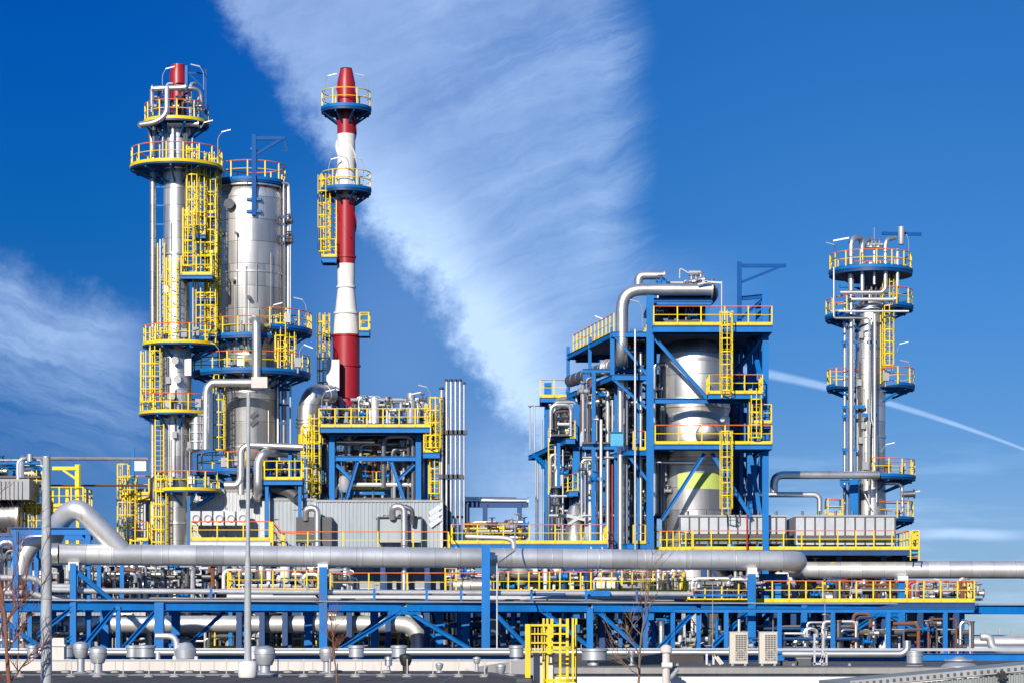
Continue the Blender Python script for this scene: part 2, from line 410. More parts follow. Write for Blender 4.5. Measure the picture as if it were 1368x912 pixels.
def valve(T,p,s=.22,mat='grey',wheel='redpipe',axis=V((1,0,0))):
    p=V(p); a=axis
    m=MB(); m.tube([p-a*s*1.4,p-a*s*1.2,p-a*s*1.2,p-a*s*.2,p,p+a*s*.2,p+a*s*1.2,p+a*s*1.2,p+a*s*1.4],[s,s,s*.55,s*.55,s*.8,s*.55,s*.55,s,s],10)
    o=obj('valve',m,mat,T)
    obj('bonnet',MB().tube([p+V((0,0,s*.5)),p+V((0,0,s*2.1))],s*.3,8),mat,o)
    w=MB(); w.ring(p+V((0,0,s*2.1)),s*.9,(0,0,1),s*.12); w.bar(p+V((-s*.9,0,s*2.1)),p+V((s*.9,0,s*2.1)),s*.14); obj('handwheel',w,wheel,o)
def manifold(name,label,cat,x0,x1,y0,y1,Y0,Y1,seed,nr=10,nh=5,nv=4,nd=2,frame_=0,rr=(.05,.16),mats=None,group=None):
    """a skid of risers, headers, valves and drums between photo columns x0..x1 and rows y0 (top)..y1 (its floor)"""
    g=random.Random(seed); Ym=(Y0+Y1)/2
    zb=wz(y1,Ym); zt=wz(y0,Ym)
    T=thing(name,label,cat,(wx((x0+x1)/2,Ym),Ym,zb),group)
    mats=mats or ['steel','steel','steel_pale','zinc','grey','steel_dark','steel_dark','rust','steel','grey_dark']
    xa,xb=wx(x0,Ym),wx(x1,Ym); H=zt-zb
    rx=lambda:g.uniform(xa,xb)
    obj('skid_base',MB().box(((xa+xb)/2,Ym,zb+.06),xb-xa,Y1-Y0,.12),'grey_dark',T)
    for i in range(nr):
        x=rx();y=g.uniform(Y0,Y1);r=g.uniform(*rr);h=H*g.uniform(.55,1.);p=V((x,y,zb));k=g.random()
        if k<.45: P=[p,p+V((0,0,h))]
        elif k<.75:
            w=g.uniform(.6,1.8)*g.choice((-1,1)); w=max(xa,min(xb,x+w))-x
            if abs(w)<.4:w=.5
            P=[p,p+V((0,0,h)),p+V((w,0,h)),p+V((w,0,h*g.uniform(.1,.5)))]
        else: P=[p,p+V((0,0,h)),p+V((0,min(2.,Y1-y+.4),h))]
        run(T,P,r,g.choice(mats),'riser',8,flange=1 if r>.08 else 0)
    for i in range(nh):
        z=zb+H*g.uniform(.12,.95);y=g.uniform(Y0,Y1);a,b=sorted((rx(),rx()))
        if b-a<(xb-xa)*.35: a,b=xa,xb
        run(T,[V((a,y,zb)),V((a,y,z)),V((b,y,z)),V((b,y,z-H*.2))] if g.random()<.5 else [V((a,y,z)),V((b,y,z))],g.uniform(rr[0],rr[1]*.9),g.choice(mats),'header',8)
    for i in range(nv):
        valve(T,(rx(),Y0+g.uniform(-.2,.5),zb+H*g.uniform(.15,.85)),g.uniform(.13,.24),g.choice(('grey','steel','grey_dark','blue')),g.choice(('redpipe','yellow','grey','blue','grey','steel_dark','steel_dark')),V((1,0,0)))
    for i in range(nd):
        x=rx();y=g.uniform(Y0,Y1);r=g.uniform(.25,.5);z=zb+H*g.uniform(.1,.5)
        if g.random()<.5:
            h=g.uniform(1.,2.2);h=min(h,H*.8)
            o=obj('drum',MB().lathe((x,y,zb+.4),[(0,0),(r*.7,.05),(r,.25),(r,h-.25),(r*.7,h-.05),(0,h)],16),g.choice(('clad','grey','white','clad_dark')),T)
            m=MB()
            for q in range(3): m.bar((x+r*.8*math.cos(q*2.1),y+r*.8*math.sin(q*2.1),zb),(x+r*.8*math.cos(q*2.1),y+r*.8*math.sin(q*2.1),zb+.7),.08)
            obj('drum_legs',m,'blue',o)
        else:
            l=g.uniform(1.,2.5); o=obj('drum',MB().tube([V((x-l/2,y,z)),V((x-l/2+.12,y,z)),V((x+l/2-.12,y,z)),V((x+l/2,y,z))],[r*.6,r,r,r*.6],14),g.choice(('clad','grey','white','clad_dark')),T)
            obj('drum_saddle',MB().box((x-l*.25,y,(zb+z-r*.7)/2),.15,r*1.2,z-r*.7-zb).box((x+l*.25,y,(zb+z-r*.7)/2),.15,r*1.2,z-r*.7-zb),'blue',o)
    for i in range(frame_):
        x=xa+(xb-xa)*(i+.5)/frame_
        obj('column',MB().hbar((x,Y0-.1,zb),(x,Y0-.1,zt),.22,.22,up=V((0,1,0))),'blue',T)
    if frame_: obj('beam',MB().hbar((xa,Y0-.1,zt+.1),(xb,Y0-.1,zt+.1),.16,.22),'blue',T)
    return T
def corr(mb,x0,y0,x1,y1,z0,z1,per=.22,dep=.035):
    """trapezoid-profile sheet wall between two plan points"""
    a=V((x0,y0,0));b=V((x1,y1,0));L=(b-a).length;d=(b-a)/L;o=V((d.y,-d.x,0))*dep
    P=[];k=max(1,int(L/per))
    for i in range(k):
        t=i*L/k;s=L/k
        for f,e in ((0,0),(.35,0),(.5,1),(.85,1)): P.append(a+d*(t+s*f)+o*e)
    P.append(b)
    n=len(P); mb.add([(q.x,q.y,z0) for q in P]+[(q.x,q.y,z1) for q in P],[(i,i+1,n+i+1,n+i) for i in range(n-1)])
def clad_building(name,label,px0,px1,pyt,Y0,Y1,mat='cladding',zb=0.,roofm='grey',trim='cladding_white',cat='building'):
    x0,x1=wx(px0,Y0),wx(px1,Y0);zt=wz(pyt,Y0)
    T=thing(name,label,cat,((x0+x1)/2,(Y0+Y1)/2,zb))
    for a,b in (((x0,Y0),(x1,Y0)),((x1,Y0),(x1,Y1)),((x1,Y1),(x0,Y1)),((x0,Y1),(x0,Y0))):
        m=MB(); corr(m,*a,*b,zb,zt-.02); obj('wall',m,mat,T)
    g=random.Random(px0)
    for h_ in (.35,.68): obj('flashing',MB().box(((x0+x1)/2,Y0-.05,zb+(zt-zb)*h_),x1-x0-.2,.03,.07),'grey',T)
    if x1-x0>2.5 and mat!='grey' and mat!='grey_dark' and mat!='blue_dark':
        for i in range(int((x1-x0)/1.5)):
            x=g.uniform(x0+.3,x1-.3); a=g.uniform(.3,1.8)
            obj('cable_conduit',MB().tube(rnd([V((x,Y0-.09,zb+1)),V((x,Y0-.09,zt-a)),V((x+g.uniform(-.9,.9),Y0-.09,zt-a))],.1),.03,6),g.choice(('grey','zinc','steel_dark')),T)
            if i%2==0: obj('junction_box',MB().box((x,Y0-.14,zt-a-.4),g.uniform(.25,.5),.16,g.uniform(.3,.6)),g.choice(('grey','cladding_white','zinc')),T)
    obj('roof',MB().box(((x0+x1)/2,(Y0+Y1)/2,zt+.06),x1-x0+.16,Y1-Y0+.16,.14),roofm,T)
    for x in (x0,x1): obj('corner_trim',MB().box((x,Y0-.05,(zb+zt)/2),.14,.06,zt-zb-.04),trim,T)
    return T
# ================================================================ GROUND
g=MB(); g.add([(-9000,-300,0),(9000,-300,0),(9000,16000,0),(-9000,16000,0)],[(0,1,2,3)])
solo('ground',None,None,g,'ground',kind='structure',loc=(0,0,0))
UP=V((0,0,1))
# ================================================================ TALL LEFT COLUMN
Y=148.; s=Y/F; cx=wx(236,Y)
T=thing('distillation_column','tall slender silver column with red cap and six yellow railed galleries','column',(cx,Y,0))
z=lambda py:wz(py,Y)
shell(T,'shell',cx,Y,[(0,0),(.72,.01),(.62,z(800)),(.62,z(662)),(.9,z(640)),(.9,z(560)),(.88,z(470)),(.78,z(460)),(.78,z(222)),(.84,z(205)),(.84,z(170)),(0,z(166))],'clad')
for py in (222,342,462,560,700,790):
    r=.79 if 225<py<465 else .91 if py<640 else .63
    obj('flange_ring',MB().lathe((cx,Y,z(py)),[(r-.03,0),(r+.06,0),(r+.06,.12),(r-.03,.12)],36),'steel',T)
obj('skirt',MB().lathe((cx,Y,0),[(1.1,.0),(1.1,.3),(.95,.5),(.75,z(775)),(.63,z(772))],30),'clad',T)
# red cap on top
c=obj('vent_cap',MB().lathe((cx+.1,Y,0),[(.5,z(205)),(.5,z(140)),(.52,z(100)),(.4,z(90)),(.38,z(87)),(.3,z(87)),(.28,z(100))],28),'red',T)
obj('windshield',MB().box((cx+.62,Y-.1,z(113)),.16,.5,2.1),'blue',T)
davit(T,275,160,93,250,Y-.9,w=.13,hook=False,mat='blue_shaded')
def gal(py,ro,ri=.8,**k):
    yy=Y-ro*s0; 
    return ring_platform(T,cx0,Yc,wz(py,yy),ro*s0,ri,**k)
s0=s;cx0=cx;Yc=Y
gal(157,43,.85,brk=8); gal(214,61,.85,brk=10,sp=.95)
ring_platform(T,cx+.25,Y,wz(456,Y-2.2),2.25,.8,brk=8); ring_platform(T,cx-.1,Y,wz(549,Y-2.1),2.1,.92,brk=8)
ring_platform(T,cx+.65,Y,wz(653,Y-1.9),1.95,.66,brk=8)
x0=wx(241,Y-1.6);deck(T,x0,x0+1.9,Y-1.7,Y-.2,wz(367,Y-1.7),'flr',top='yellow',thick=.18)
deck(T,wx(251,Y-.8),wx(275,Y-.8),Y-.9,Y+.6,wz(313,Y-.9),'fr',top='yellow',thick=.18)
# pipes in and round the top gallery
for k,(a,b) in enumerate(((200,228),(243,262))):
    obj('hanger_pipe',MB().tube([W(a+6,210,Y-.8),W(a+6,160,Y-.8)],.12,8),'steel_dark',T)
for k in range(5):
    a=R(-170+k*38); p=V((cx+1.05*math.cos(a),Y+1.05*math.sin(a),z(214)))
    obj('hanger_pipe',MB().tube([p,p+UP*2.3],.09,7),rng.choice(['steel_dark','steel','grey_dark']),T)
run(T,[(203,119,Y-1.6),(249,117,Y-1.6)],.17,flange=1); run(T,[(203,119,Y-1.6),(203,150,Y-1.4)],.13)
run(T,[(223,117,Y-1.7),(223,153,Y-1.9),(208,164,Y-1.9),(188,167,Y-1.6)],.17)
run(T,[(188,167,Y-1.6),(200,165,Y+1.2),(206,215,Y+.8)],.2,'steel_dark')
run(T,[(224,166,Y-1.2),(266,166,Y-1.2)],.16,flange=1)
for k in range(7):
    x=202+k*10.5; run(T,[(x,157,Y-.6-.5*(k%2)),(x,130-9*(k%3),Y-.6-.5*(k%2)),(x+8,130-9*(k%3),Y-.6)],.07+.03*(k%2),('steel','steel_dark','zinc')[k%3],n=8)
for k in range(5): valve(T,W(205+k*15,142-6*(k%2),Y-1.5),.16,('grey','steel_dark','steel')[k%3])
run(T,[(238,122,Y-1.3),(256,117,Y-1.3),(268,122,Y-1.),(270,150,Y-.8)],.11,'steel')
flood(T,W(217,125,Y-1.7),.5,1.3); flood(T,W(272,120,Y-1.5),-.5,1.2); flood(T,W(291,213,Y-1.2),.6,1.5); flood(T,W(268,168,Y-1.4),.5,-.2)
# downcomer at the left, and thin lines
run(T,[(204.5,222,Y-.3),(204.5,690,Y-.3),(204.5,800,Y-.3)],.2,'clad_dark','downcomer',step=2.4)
run(T,[(204.5,640,Y-.3),(204.5,700,Y-.4)],.24,'steel','pipe_sleeve')
run(T,[(214,320,Y-.9),(214,460,Y-.9)],.05,'steel'); run(T,[(258,240,Y-.9),(258,452,Y-.7)],.06,'zinc')
run(T,[(261,385,Y-.4),(261,440,Y-.4)],.09,'steel')
for py in (250,275,300,330,392,480,505,590,620):
    obj('pipe_guide',MB().bar(W(204,py,Y-.3),W(220,py,Y-.3),.08,.1),'blue',T)
for k,(px,py) in enumerate(((237,480),(232,528),(240,505))): obj('nozzle',MB().tube([W(px,py,Y-.85),W(px-3,py+1,Y-1.25)],.16,10).tube([W(px-3,py+1,Y-1.25),W(px-3.4,py+1.1,Y-1.33)],.24,10),'steel',T)
obj('nameplate',MB().box(W(251,490,Y-.85),.4,.04,1.0),'zinc',T)
# conduits, tracers and junction boxes up the shell
g_=random.Random(5)
for k in range(16):
    a=R(g_.uniform(-165,-15)); rr_=1.0; px=236+rr_*math.cos(a)/s0; yy=Y+rr_*math.sin(a); pa=g_.uniform(230,640); pb=min(780,pa+g_.uniform(60,220))
    if pa<460: rr_=.86; px=236+rr_*math.cos(a)/s0; yy=Y+rr_*math.sin(a); pb=min(pb,455)
    else: pb=min(pb,640)
    run(T,[(px,pa,yy),(px,pb,yy)],g_.choice((.025,.03,.05)),g_.choice(('steel_dark','zinc','grey_dark','steel')),'conduit',n=6)
    if k%2: obj('junction_box',MB().box(W(px,(pa+pb)/2,yy-.08),.28,.16,.4),g_.choice(('grey','zinc','grey_dark')),T)
for py,pa,pb in ((285,262,289),(338,266,291),(398,264,288)): deck(T,wx(pa,Y-.2),wx(pb,Y-.2),Y-.4,Y+.7,wz(py,Y-.4),'fr',top='yellow',thick=.14,sp=.6)
for px in (270,283): ladder(T,W(px,452,Y-.1),wz(240,Y),cage_from=.4)
# ladders
lz=lambda px,pyb,pyt,dy=-1.,**k: ladder(T,W(px,pyb,Y+dy),wz(pyt,Y+dy),**k)
lz(258,312,216,-1.0,cage_from=.4); lz(253,366,300,-1.1,cage_from=.4); lz(268,312,225,-.6,cage_from=.4)
lz(231,455,366,-1.1,cage_from=.4); lz(215,452,345,-.7,cage=False,w=.4)
lz(209,546,458,-1.,cage_from=.4); lz(197,546,490,-.8,cage_from=.4); lz(217,800,655,-.9,cage_from=.4); lz(211,800,690,-.7,cage_from=.4)
lz(213,652,550,-1.2,cage=False)
# manholes and small lines on the galleries
for px,py in ((246,445),(262,443),(225,540),(265,538),(256,640),(276,642),(228,642)):
    obj('instrument',MB().box(W(px,py,Y-1.2),.35,.25,.5).tube([W(px,py+12,Y-1.2),W(px,py,Y-1.2)],.06,6),rng.choice(['grey','steel','steel_dark','rust']),T)
run(T,[(278,526,Y-1.2),(278,583,Y-1.2),(266,599,Y-1.),(253,600,Y-.4)],.2,'steel',step=.9)
run(T,[(263,556,Y-1.),(263,600,Y-1.)],.36,'clad',n=18)
for py in (557,568,580,592): obj('flange_ring',MB().lathe((wx(263,Y-1),Y-1.,z(py)),[(.34,0),(.44,0),(.44,.07),(.34,.07)],20),'steel_pale',T)
for k in range(3): obj('stiffener',MB().lathe((cx,Y,z(582+k*2.)),[(.9,0),(.95,.02),(.95,.05),(.9,.07)],30),'steel',T)
# ================================================================ BIG VESSEL
Y=150.5; s=Y/F; cx=wx(335.5,Y); r=43.5*s; rl=37*s
T=thing('storage_vessel','wide silver domed vessel with blue galleries just right of the tall slender column','vessel',(cx,Y,0))
z=lambda py:wz(py,Y)
zt=z(246); zb=z(605)
dome=[(r*math.cos(R(a)),zt-1.+(1.35)*math.sin(R(a))) for a in range(0,91,9)]
shell(T,'shell',cx,Y,[(r*.45,z(650)),(rl*.8,z(625)),(rl,zb),(rl,z(505)),(r,z(495))]+[(r,zt-1.)]+dome,'clad_big',60)
obj('skirt',MB().lathe((cx,Y,0),[(r*.6,0),(r*.6,z(640)),(r*.5,z(638))],30),'clad_dark',T)
for py in (254,369,478,527,600): obj('flange_ring',MB().lathe((cx,Y,z(py)),[(rl-.1,0),((r if py<500 else rl)+.05,0),((r if py<500 else rl)+.05,.09),(rl-.1,.09)],60),'steel',T)
ro=46*s
ring_platform(T,cx,Y,wz(238,Y-ro),ro,r*.5,brk=10,toe='blue',top='orange',thick=.2,deck='blue_dark')
ring_platform(T,cx,Y,wz(449,Y-r),r+.95,r,-160,-60,brk=6,toe='blue',thick=.2,fas='blue')
ring_platform(T,cx,Y,wz(494,Y-r-1.),r+1.6,rl,-175,10,brk=10,toe='blue',thick=.22,deck='blue_dark')
ring_platform(T,cx+.3,Y,wz(438,Y-r),r+1.4,r,-70,20,brk=4,toe='blue',thick=.2,deck='blue_dark')
ring_platform(T,cx-.3,Y,wz(628,Y-r-.6),r+1.,rl*.8,-170,-20,brk=8,toe='blue',thick=.2,deck='blue_dark')
davit(T,339.5,288,180,381,Y-r-.1,w=.26,mat='blue_shaded')
for k in (200,267,283): obj('davit_bracket',MB().box(W(339.5,k,Y-r+.1),.9 if k>210 else .4,.5,.16),'blue',T)
# tracers and lines on the vessel wall
g_=random.Random(9)
for k in range(20):
    a=R(g_.uniform(-170,-5)); pa=g_.uniform(300,560); pb=pa+g_.uniform(40,200); rad_=r+.08
    if pa<490: pb=min(pb,492)
    else: rad_=rl+.08; pb=min(pb,600)
    px=335.5+rad_*math.cos(a)/s; yy=Y+rad_*math.sin(a)
    run(T,[(px,pa,yy),(px,pb,yy)],g_.choice((.025,.03,.05,.07)),g_.choice(('steel_dark','zinc','steel','grey_dark')),'conduit',n=6)
    if k%3==0: obj('nozzle',MB().tube([W(px,pa,yy+.1),W(px+6*math.cos(a),pa,yy+.4*math.sin(a))],g_.uniform(.08,.16),10),'steel_dark',T)
for px in (292,297): run(T,[(px,330,Y-.7),(px,600,Y-.7)],.07,'steel_dark','conduit',n=6)
# nozzle and vents
obj('nozzle',MB().tube([W(307,272,Y-r*.65),W(306,272,Y-r*.65-.9)],.3,14),'steel_dark',T)
for px,py in ((323,463),(332,466),(341,464)): obj('nozzle',MB().tube([W(px,py,Y-r+.1),W(px,py,Y-r-.35)],.13,10),'steel_dark',T)
run(T,[(342.5,520,Y-r-1.6),(342.5,427,Y-r-1.6),(338,427,Y-r-.3)],.26,'steel',rad=.5,step=1.1)
run(T,[(352,511,Y-r-1.7),(282,511,Y-r-1.7),(276,520,Y-r-1.7),(275,600,Y-r-1.7)],.25,'steel',rad=.7,step=1.4)
obj('end_box',MB().box(W(347,511,Y-r-1.75),.95,.6,.65),'plaster',T)
run(T,[(379.5,240,Y-.5),(379.5,610,Y-.5)],.16,'steel_dark',step=2.); run(T,[(385,248,Y-.6),(385,420,Y-.6)],.08,'steel')
run(T,[(377,245,Y-1.),(386,245,Y-.8),(388,300,Y-.7),(388,600,Y-.7)],.06,'zinc')
for py in (290,300,316,326,520,540,565): obj('pipe_guide',MB().bar(W(372,py,Y-.6),W(389,py,Y-.6),.14,.16),'blue_dark',T)
for py in (295,318,322): valve(T,W(386,py,Y-.9),.18,'grey_dark','grey_dark')
L_=lambda px,pyb,pyt,yy,**k: ladder(T,W(px,pyb,yy),wz(pyt,yy),**k)
L_(288,440,226,Y-r*.5-.6,cage_from=.4); L_(282,455,330,Y-r*.5-.9,cage_from=.4); L_(294,610,520,Y-r-.4,cage_from=.4); L_(376,492,440,Y-r-.2,cage_from=.4,w=.4); L_(388,492,447,Y-r+.4,cage_from=.3)
flood(T,W(361,438,Y-r-1.3),.5,1.2); flood(T,W(409,436,Y-.4),-.5,1.5); flood(T,W(400,494,Y-2),.7,1.4); flood(T,W(293,490,Y-r-1.6),-.6,1.2)
for px,py in ((384,425),(366,427),(304,484),(322,482),(398,484),(300,617),(318,615)):
    obj('instrument',MB().box(W(px,py,Y-r-.6),.4,.3,.55).tube([W(px,py+14,Y-r-.6),W(px,py,Y-r-.6)],.06,6),rng.choice(['grey','steel','rust','steel_dark']),T)
obj('logo_plate',MB().bar(W(337,552,Y-rl-.02),W(341,556,Y-rl-.02),.1,.5).bar(W(337,562,Y-rl-.02),W(341,566,Y-rl-.02),.1,.5),'grey_dark',T)
# pipes between vessel foot and furnace
pipe('steam_pipe','thin silver pipe bent down before the big vessel foot and running to the furnace','pipe',[(322,660,Y-4),(322,600,Y-4),(331,594,Y-4),(405,597,Y-4)],.2,'steel',rad=.5,step=1.2)
pipe('return_pipe','fat silver S bend pipe below the big vessel gallery','pipe',[(345,668,149.2),(345,656,Y-4.4),(345,616,Y-4.4),(352,605,Y-4.4),(372,604,Y-3.),(398,607,Y-3)],.27,'steel',rad=.6,step=.9)
pipe('suction_pipe','silver pipe curling under the left edge of the big vessel gallery','pipe',[(300,648,Y-4.),(317,648,Y-4.),(322,640,Y-4.),(322,622,Y-4.)],.25,'steel',rad=.5)
pipe('bottom_outlet','dark fat pipe sloping out below the vessel foot beside the clad shed','pipe',[(352,652,Y-3),(380,652,Y-3.4),(398,664,Y-4)],.35,'steel_dark',rad=.6)
# ================================================================ CHIMNEY
Y=154.6; s=Y/F; cx=wx(462.5,Y); z=lambda py:wz(py,Y)
T=thing('chimney_stack','red and white banded chimney with spiral fins and blue galleries','chimney',(cx,Y,0))
hw=lambda py: 8 if py<94 else 8+4*(py-93)/18 if py<111 else 12 if py<354 else 11.5 if py<385 else 11.5+(py-385)*6.5/62 if py<447 else 18
def band(name,pa,pb,mat):
    ks=sorted({pa,pb}|{k for k in (94,111,150,385,390,420,447) if pa<k<pb}); pr=[(hw(k)*s,z(k)) for k in reversed(ks)]
    return obj(name,MB().lathe((cx,Y,0),pr,36),mat,T)
band('red_band',93,180,'red'); band('white_band',180,266,'white'); band('red_band',266,353,'red'); band('white_band',353,450,'white_stain'); band('red_band',450,561,'red')
obj('stack_base',MB().lathe((cx,Y,0),[(1.1,wz(571,149.5)),(1.1,z(563)),(hw(500)*s,z(560))],30),'grey',T)
obj('flue_lip',MB().lathe((cx,Y,z(93)),[(8*s,-.3),(8*s-.1,-.3),(8*s-.1,.05),(8*s,.05)],30),'red',T)
for py in (345,385,420,450,490): obj('joint_ring',MB().lathe((cx,Y,z(py)),[(hw(py+1)*s-.05,0),(hw(py+1)*s+.07,0),(hw(py+1)*s+.07,.12),(hw(py+1)*s-.05,.12)],36),'white_stain' if 353<py<450 else 'red',T)
# helical strakes, cut where the paint bands change
def strake(pa,pb,ph,mat):
    n=40; m=MB(); A=[];B=[];Cc=[];D=[]
    for i in range(n+1):
        py=pb+(pa-pb)*i/n; a=R(ph)+(340-py)/62*2*math.pi*-.5; rr=hw(py)*s
        for L,r_,dz in ((A,rr-.02,.0),(B,rr+.1,0.),(Cc,rr+.1,.04),(D,rr-.02,.04)): L.append(V((cx+r_*math.cos(a),Y+r_*math.sin(a),z(py)+dz)))
    vs=A+B+Cc+D;N=n+1
    m.add(vs,[(i+j*N,i+1+j*N,i+1+((j+1)%4)*N,i+((j+1)%4)*N) for i in range(n) for j in range(4)]); obj('strake',m,mat,T)
for ph in (0,120,240): strake(118,180,ph,'red'); strake(180,266,ph,'white'); strake(266,320,ph,'red')
for py in (146,255):
    ring_platform(T,cx,Y,wz(py-6,Y-33*s),33*s,hw(py)*s,brk=8,toe='blue',thick=.22,deck='blue_dark',top='yellow',sp=1.5,fas='blue_dark')
x0=wx(430,Y-.4); deck(T,x0,x0+.95,Y-.9,Y+.4,wz(346,Y),'flb',top='yellow',thick=.3)
x0=wx(480,Y-.4); deck(T,x0,x0+.65,Y-.7,Y+.4,wz(443,Y),'frb',top='yellow',thick=.3)
x0=wx(432,Y-.4); deck(T,x0,x0+.45,Y-.7,Y+.4,wz(447,Y),'fl',top='yellow',thick=.3)
ladder(T,W(437,346,Y-.5),wz(256,Y),out=-120,cage_from=.4); ladder(T,W(444,346,Y-.3),wz(256,Y),out=-90,cage=False); ladder(T,W(436,520,Y-.5),wz(440,Y),out=-120,cage_from=.4)
for dx,d in ((-29,1),(29,-1)):
    flood(T,W(462.5+dx,140,Y-.5),d*.55,1.7); 
    flood(T,W(462.5+dx*.8,246,Y-.8),d*.35,1.4)
flood(T,W(466,246,Y-1.6),-.3,1.5)
obj('cable_box',MB().box(W(445,501,Y-1.5),.8,.5,1.9),'zinc',T); obj('cable_bracket',MB().bar(W(445,520,Y-1.5),W(455,520,Y-.6),.1),'zinc',T)
# ================================================================ FURNACE FRAME with its deck
Y=150.; z=lambda py:wz(py,Y); Yb=157.
T=thing('furnace_tower','blue steel frame with yellow railed top deck at the foot of the chimney','steel frame',(wx(503,Y),Y,0))
def colm(px,Yy,pyt,pyb=None,w=.34,mat='blue',T_=None):
    b=W(px,pyb,Yy) if pyb else V((wx(px,Yy),Yy,0)); t=W(px,pyt,Yy); b.x=t.x
    return obj('column',MB().hbar(b,t,w,w*.95,up=V((0,1,0))),mat,T_ or T)
def beam(a,b,w=.2,h=.34,mat='blue',name='beam',T_=None): return obj(name,MB().hbar(W(*a),W(*b),w,h),mat,T_ or T)
def brace(a,b,w=.2,mat='blue',T_=None): return obj('brace',MB().hbar(W(*a),W(*b),w,w*.9),mat,T_ or T)
for px,Yy in ((443.5,Y),(559,Y),(443.5,Yb),(559,Yb),(501,Yb)): colm(px if Yy==Y else 501+(px-501)*Y/Yb,Yy,578)
colm(430,Y+1.5,552,w=.25); colm(570,Y+1,540,w=.25)
beam((440,577,Y-.2),(563,577,Y-.2),.25,.4); beam((447,612,Y),(555,612,Y),.2,.3); beam((447,638,Y+3),(555,638,Y+3),.25,.5,'blue_dark'); beam((447,577,Yb),(555,577,Yb))
beam((447,612,Yb),(555,612,Yb)); beam((475,650,Y+2),(530,650,Y+2),.25,.5,'blue')
for px in (443.5,559):
    obj('beam',MB().hbar(V((wx(px,Y),Y+.2,z(579))),V((wx(px,Y),Yb,z(579))),.2,.34),'blue',T); obj('beam',MB().hbar(V((wx(px,Y),Y+.2,z(613))),V((wx(px,Y),Yb,z(613))),.18,.3),'blue',T)
for a,b in (((478,615,Y+.05),(462,668,Y+.05)),((522,615,Y+.05),(540,668,Y+.05)),((449,620,Y+.1),(470,640,Y+.1)),((553,620,Y+.1),(532,640,Y+.1)),((449,585,Y),(456,578,Y)),((553,585,Y),(546,578,Y))): brace(a,b,.22)
deck(T,wx(427,Y),wx(578,Y),Y-1.2,Yb+.6,z(572),'flr',sp=1.0,thick=.28,top='yellow')
deck(T,wx(566,Y),wx(588,Y),Y-1.,Y+1.4,z(605),'flr',sp=.8,thick=.3,top='yellow'); deck(T,wx(405,Y),wx(430,Y),Y-1.,Y+2,z(594),'flr',sp=.7,top='yellow')
ladder(T,W(582,605,Y-.8),z(552),cage_from=.3); ladder(T,W(576,605,Y-.5),z(560),cage_from=.3); ladder(T,W(411,668,Y-1),z(592),cage_from=.4); ladder(T,W(421,668,Y-.7),z(575),cage_from=.4); ladder(T,W(453,668,Y+.6),z(630),cage=False); ladder(T,W(581,668,Y),z(606),cage_from=.4)
deck(T,wx(450,Y),wx(553,Y),Y+1.,Yb-.4,z(652),'f',sp=1.3,top='orange')
flood(T,W(430,560,Y-1),.6,1.6); flood(T,W(575,560,Y-1),-.5,1.9); flood(T,W(518,572,Y-1),-.6,1.6); flood(T,W(546,560,Y-1),.5,1.4)
# furnace body hanging in the frame
Tf=thing('process_furnace','dark cylindrical furnace drum with silver flue inside the blue frame under the chimney','furnace',(wx(501,Y),153.5,z(668)))
xx=wx(505,153.5)
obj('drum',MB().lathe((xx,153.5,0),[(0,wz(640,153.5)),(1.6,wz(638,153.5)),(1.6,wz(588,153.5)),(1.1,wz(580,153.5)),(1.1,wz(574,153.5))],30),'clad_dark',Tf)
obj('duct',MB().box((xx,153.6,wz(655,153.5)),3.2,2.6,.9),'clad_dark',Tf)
for k in range(4): obj('burner',MB().tube([V((xx-1.2+k*.8,152.2,wz(662,153.5))),V((xx-1.2+k*.8,152.2,wz(640,153.5)))],.18,8),rng.choice(['rust','steel','grey']),Tf)
for py in (592,606,622): obj('hoop',MB().lathe((xx,153.5,wz(py,153.5)),[(1.58,0),(1.68,0),(1.68,.1),(1.58,.1)],30),'steel_dark',Tf)
run(Tf,[(466,668,152),(466,574,152)],.3,'steel','flue',step=1.2); run(Tf,[(478,600,151.5),(545,604,151.5)],.12,'steel'); run(Tf,[(545,580,151.3),(545,600,151.3),(552,608,151.3)],.2,'steel'); run(Tf,[(447,640,151.6),(458,626,151.6),(458,668,151.6)],.2,'steel_pale')
manifold('burner_piping','crowded silver burner pipes and valves inside the lower bay of the furnace frame','piping skid',449,554,583,668,150.4,152.3,11,24,7,9,1)
manifold('deck_equipment','cluster of vents, drums and pipes standing on the furnace top deck','piping skid',436,568,530,572,150.5,155.5,12,34,3,14,3,rr=(.04,.16),mats=['steel','steel_dark','grey_dark','steel_pale','zinc','grey'])
# fixed tall items on the deck
Td=thing('exhaust_silencers','pair of upright silver silencer cylinders on the furnace top deck','silencer',W(500,571,151))
obj('silencer',MB().lathe((wx(500.5,151),151,z(571)),[(.28,0),(.28,1.9),(.2,2.),(0,2.)],18),'steel_pale',Td); obj('silencer',MB().lathe((wx(549,151),151,z(571)),[(.3,0),(.36,.2),(.36,1.7),(.25,1.8),(.25,2.2),(0,2.2)],18),'zinc',Td)
pipe('loop_vent','thin bent vent loop pipe on the furnace deck beside the chimney','pipe',[(480,571,151),(480,530,151),(494,530,151),(494,571,151)],.1,'steel',rad=.3)
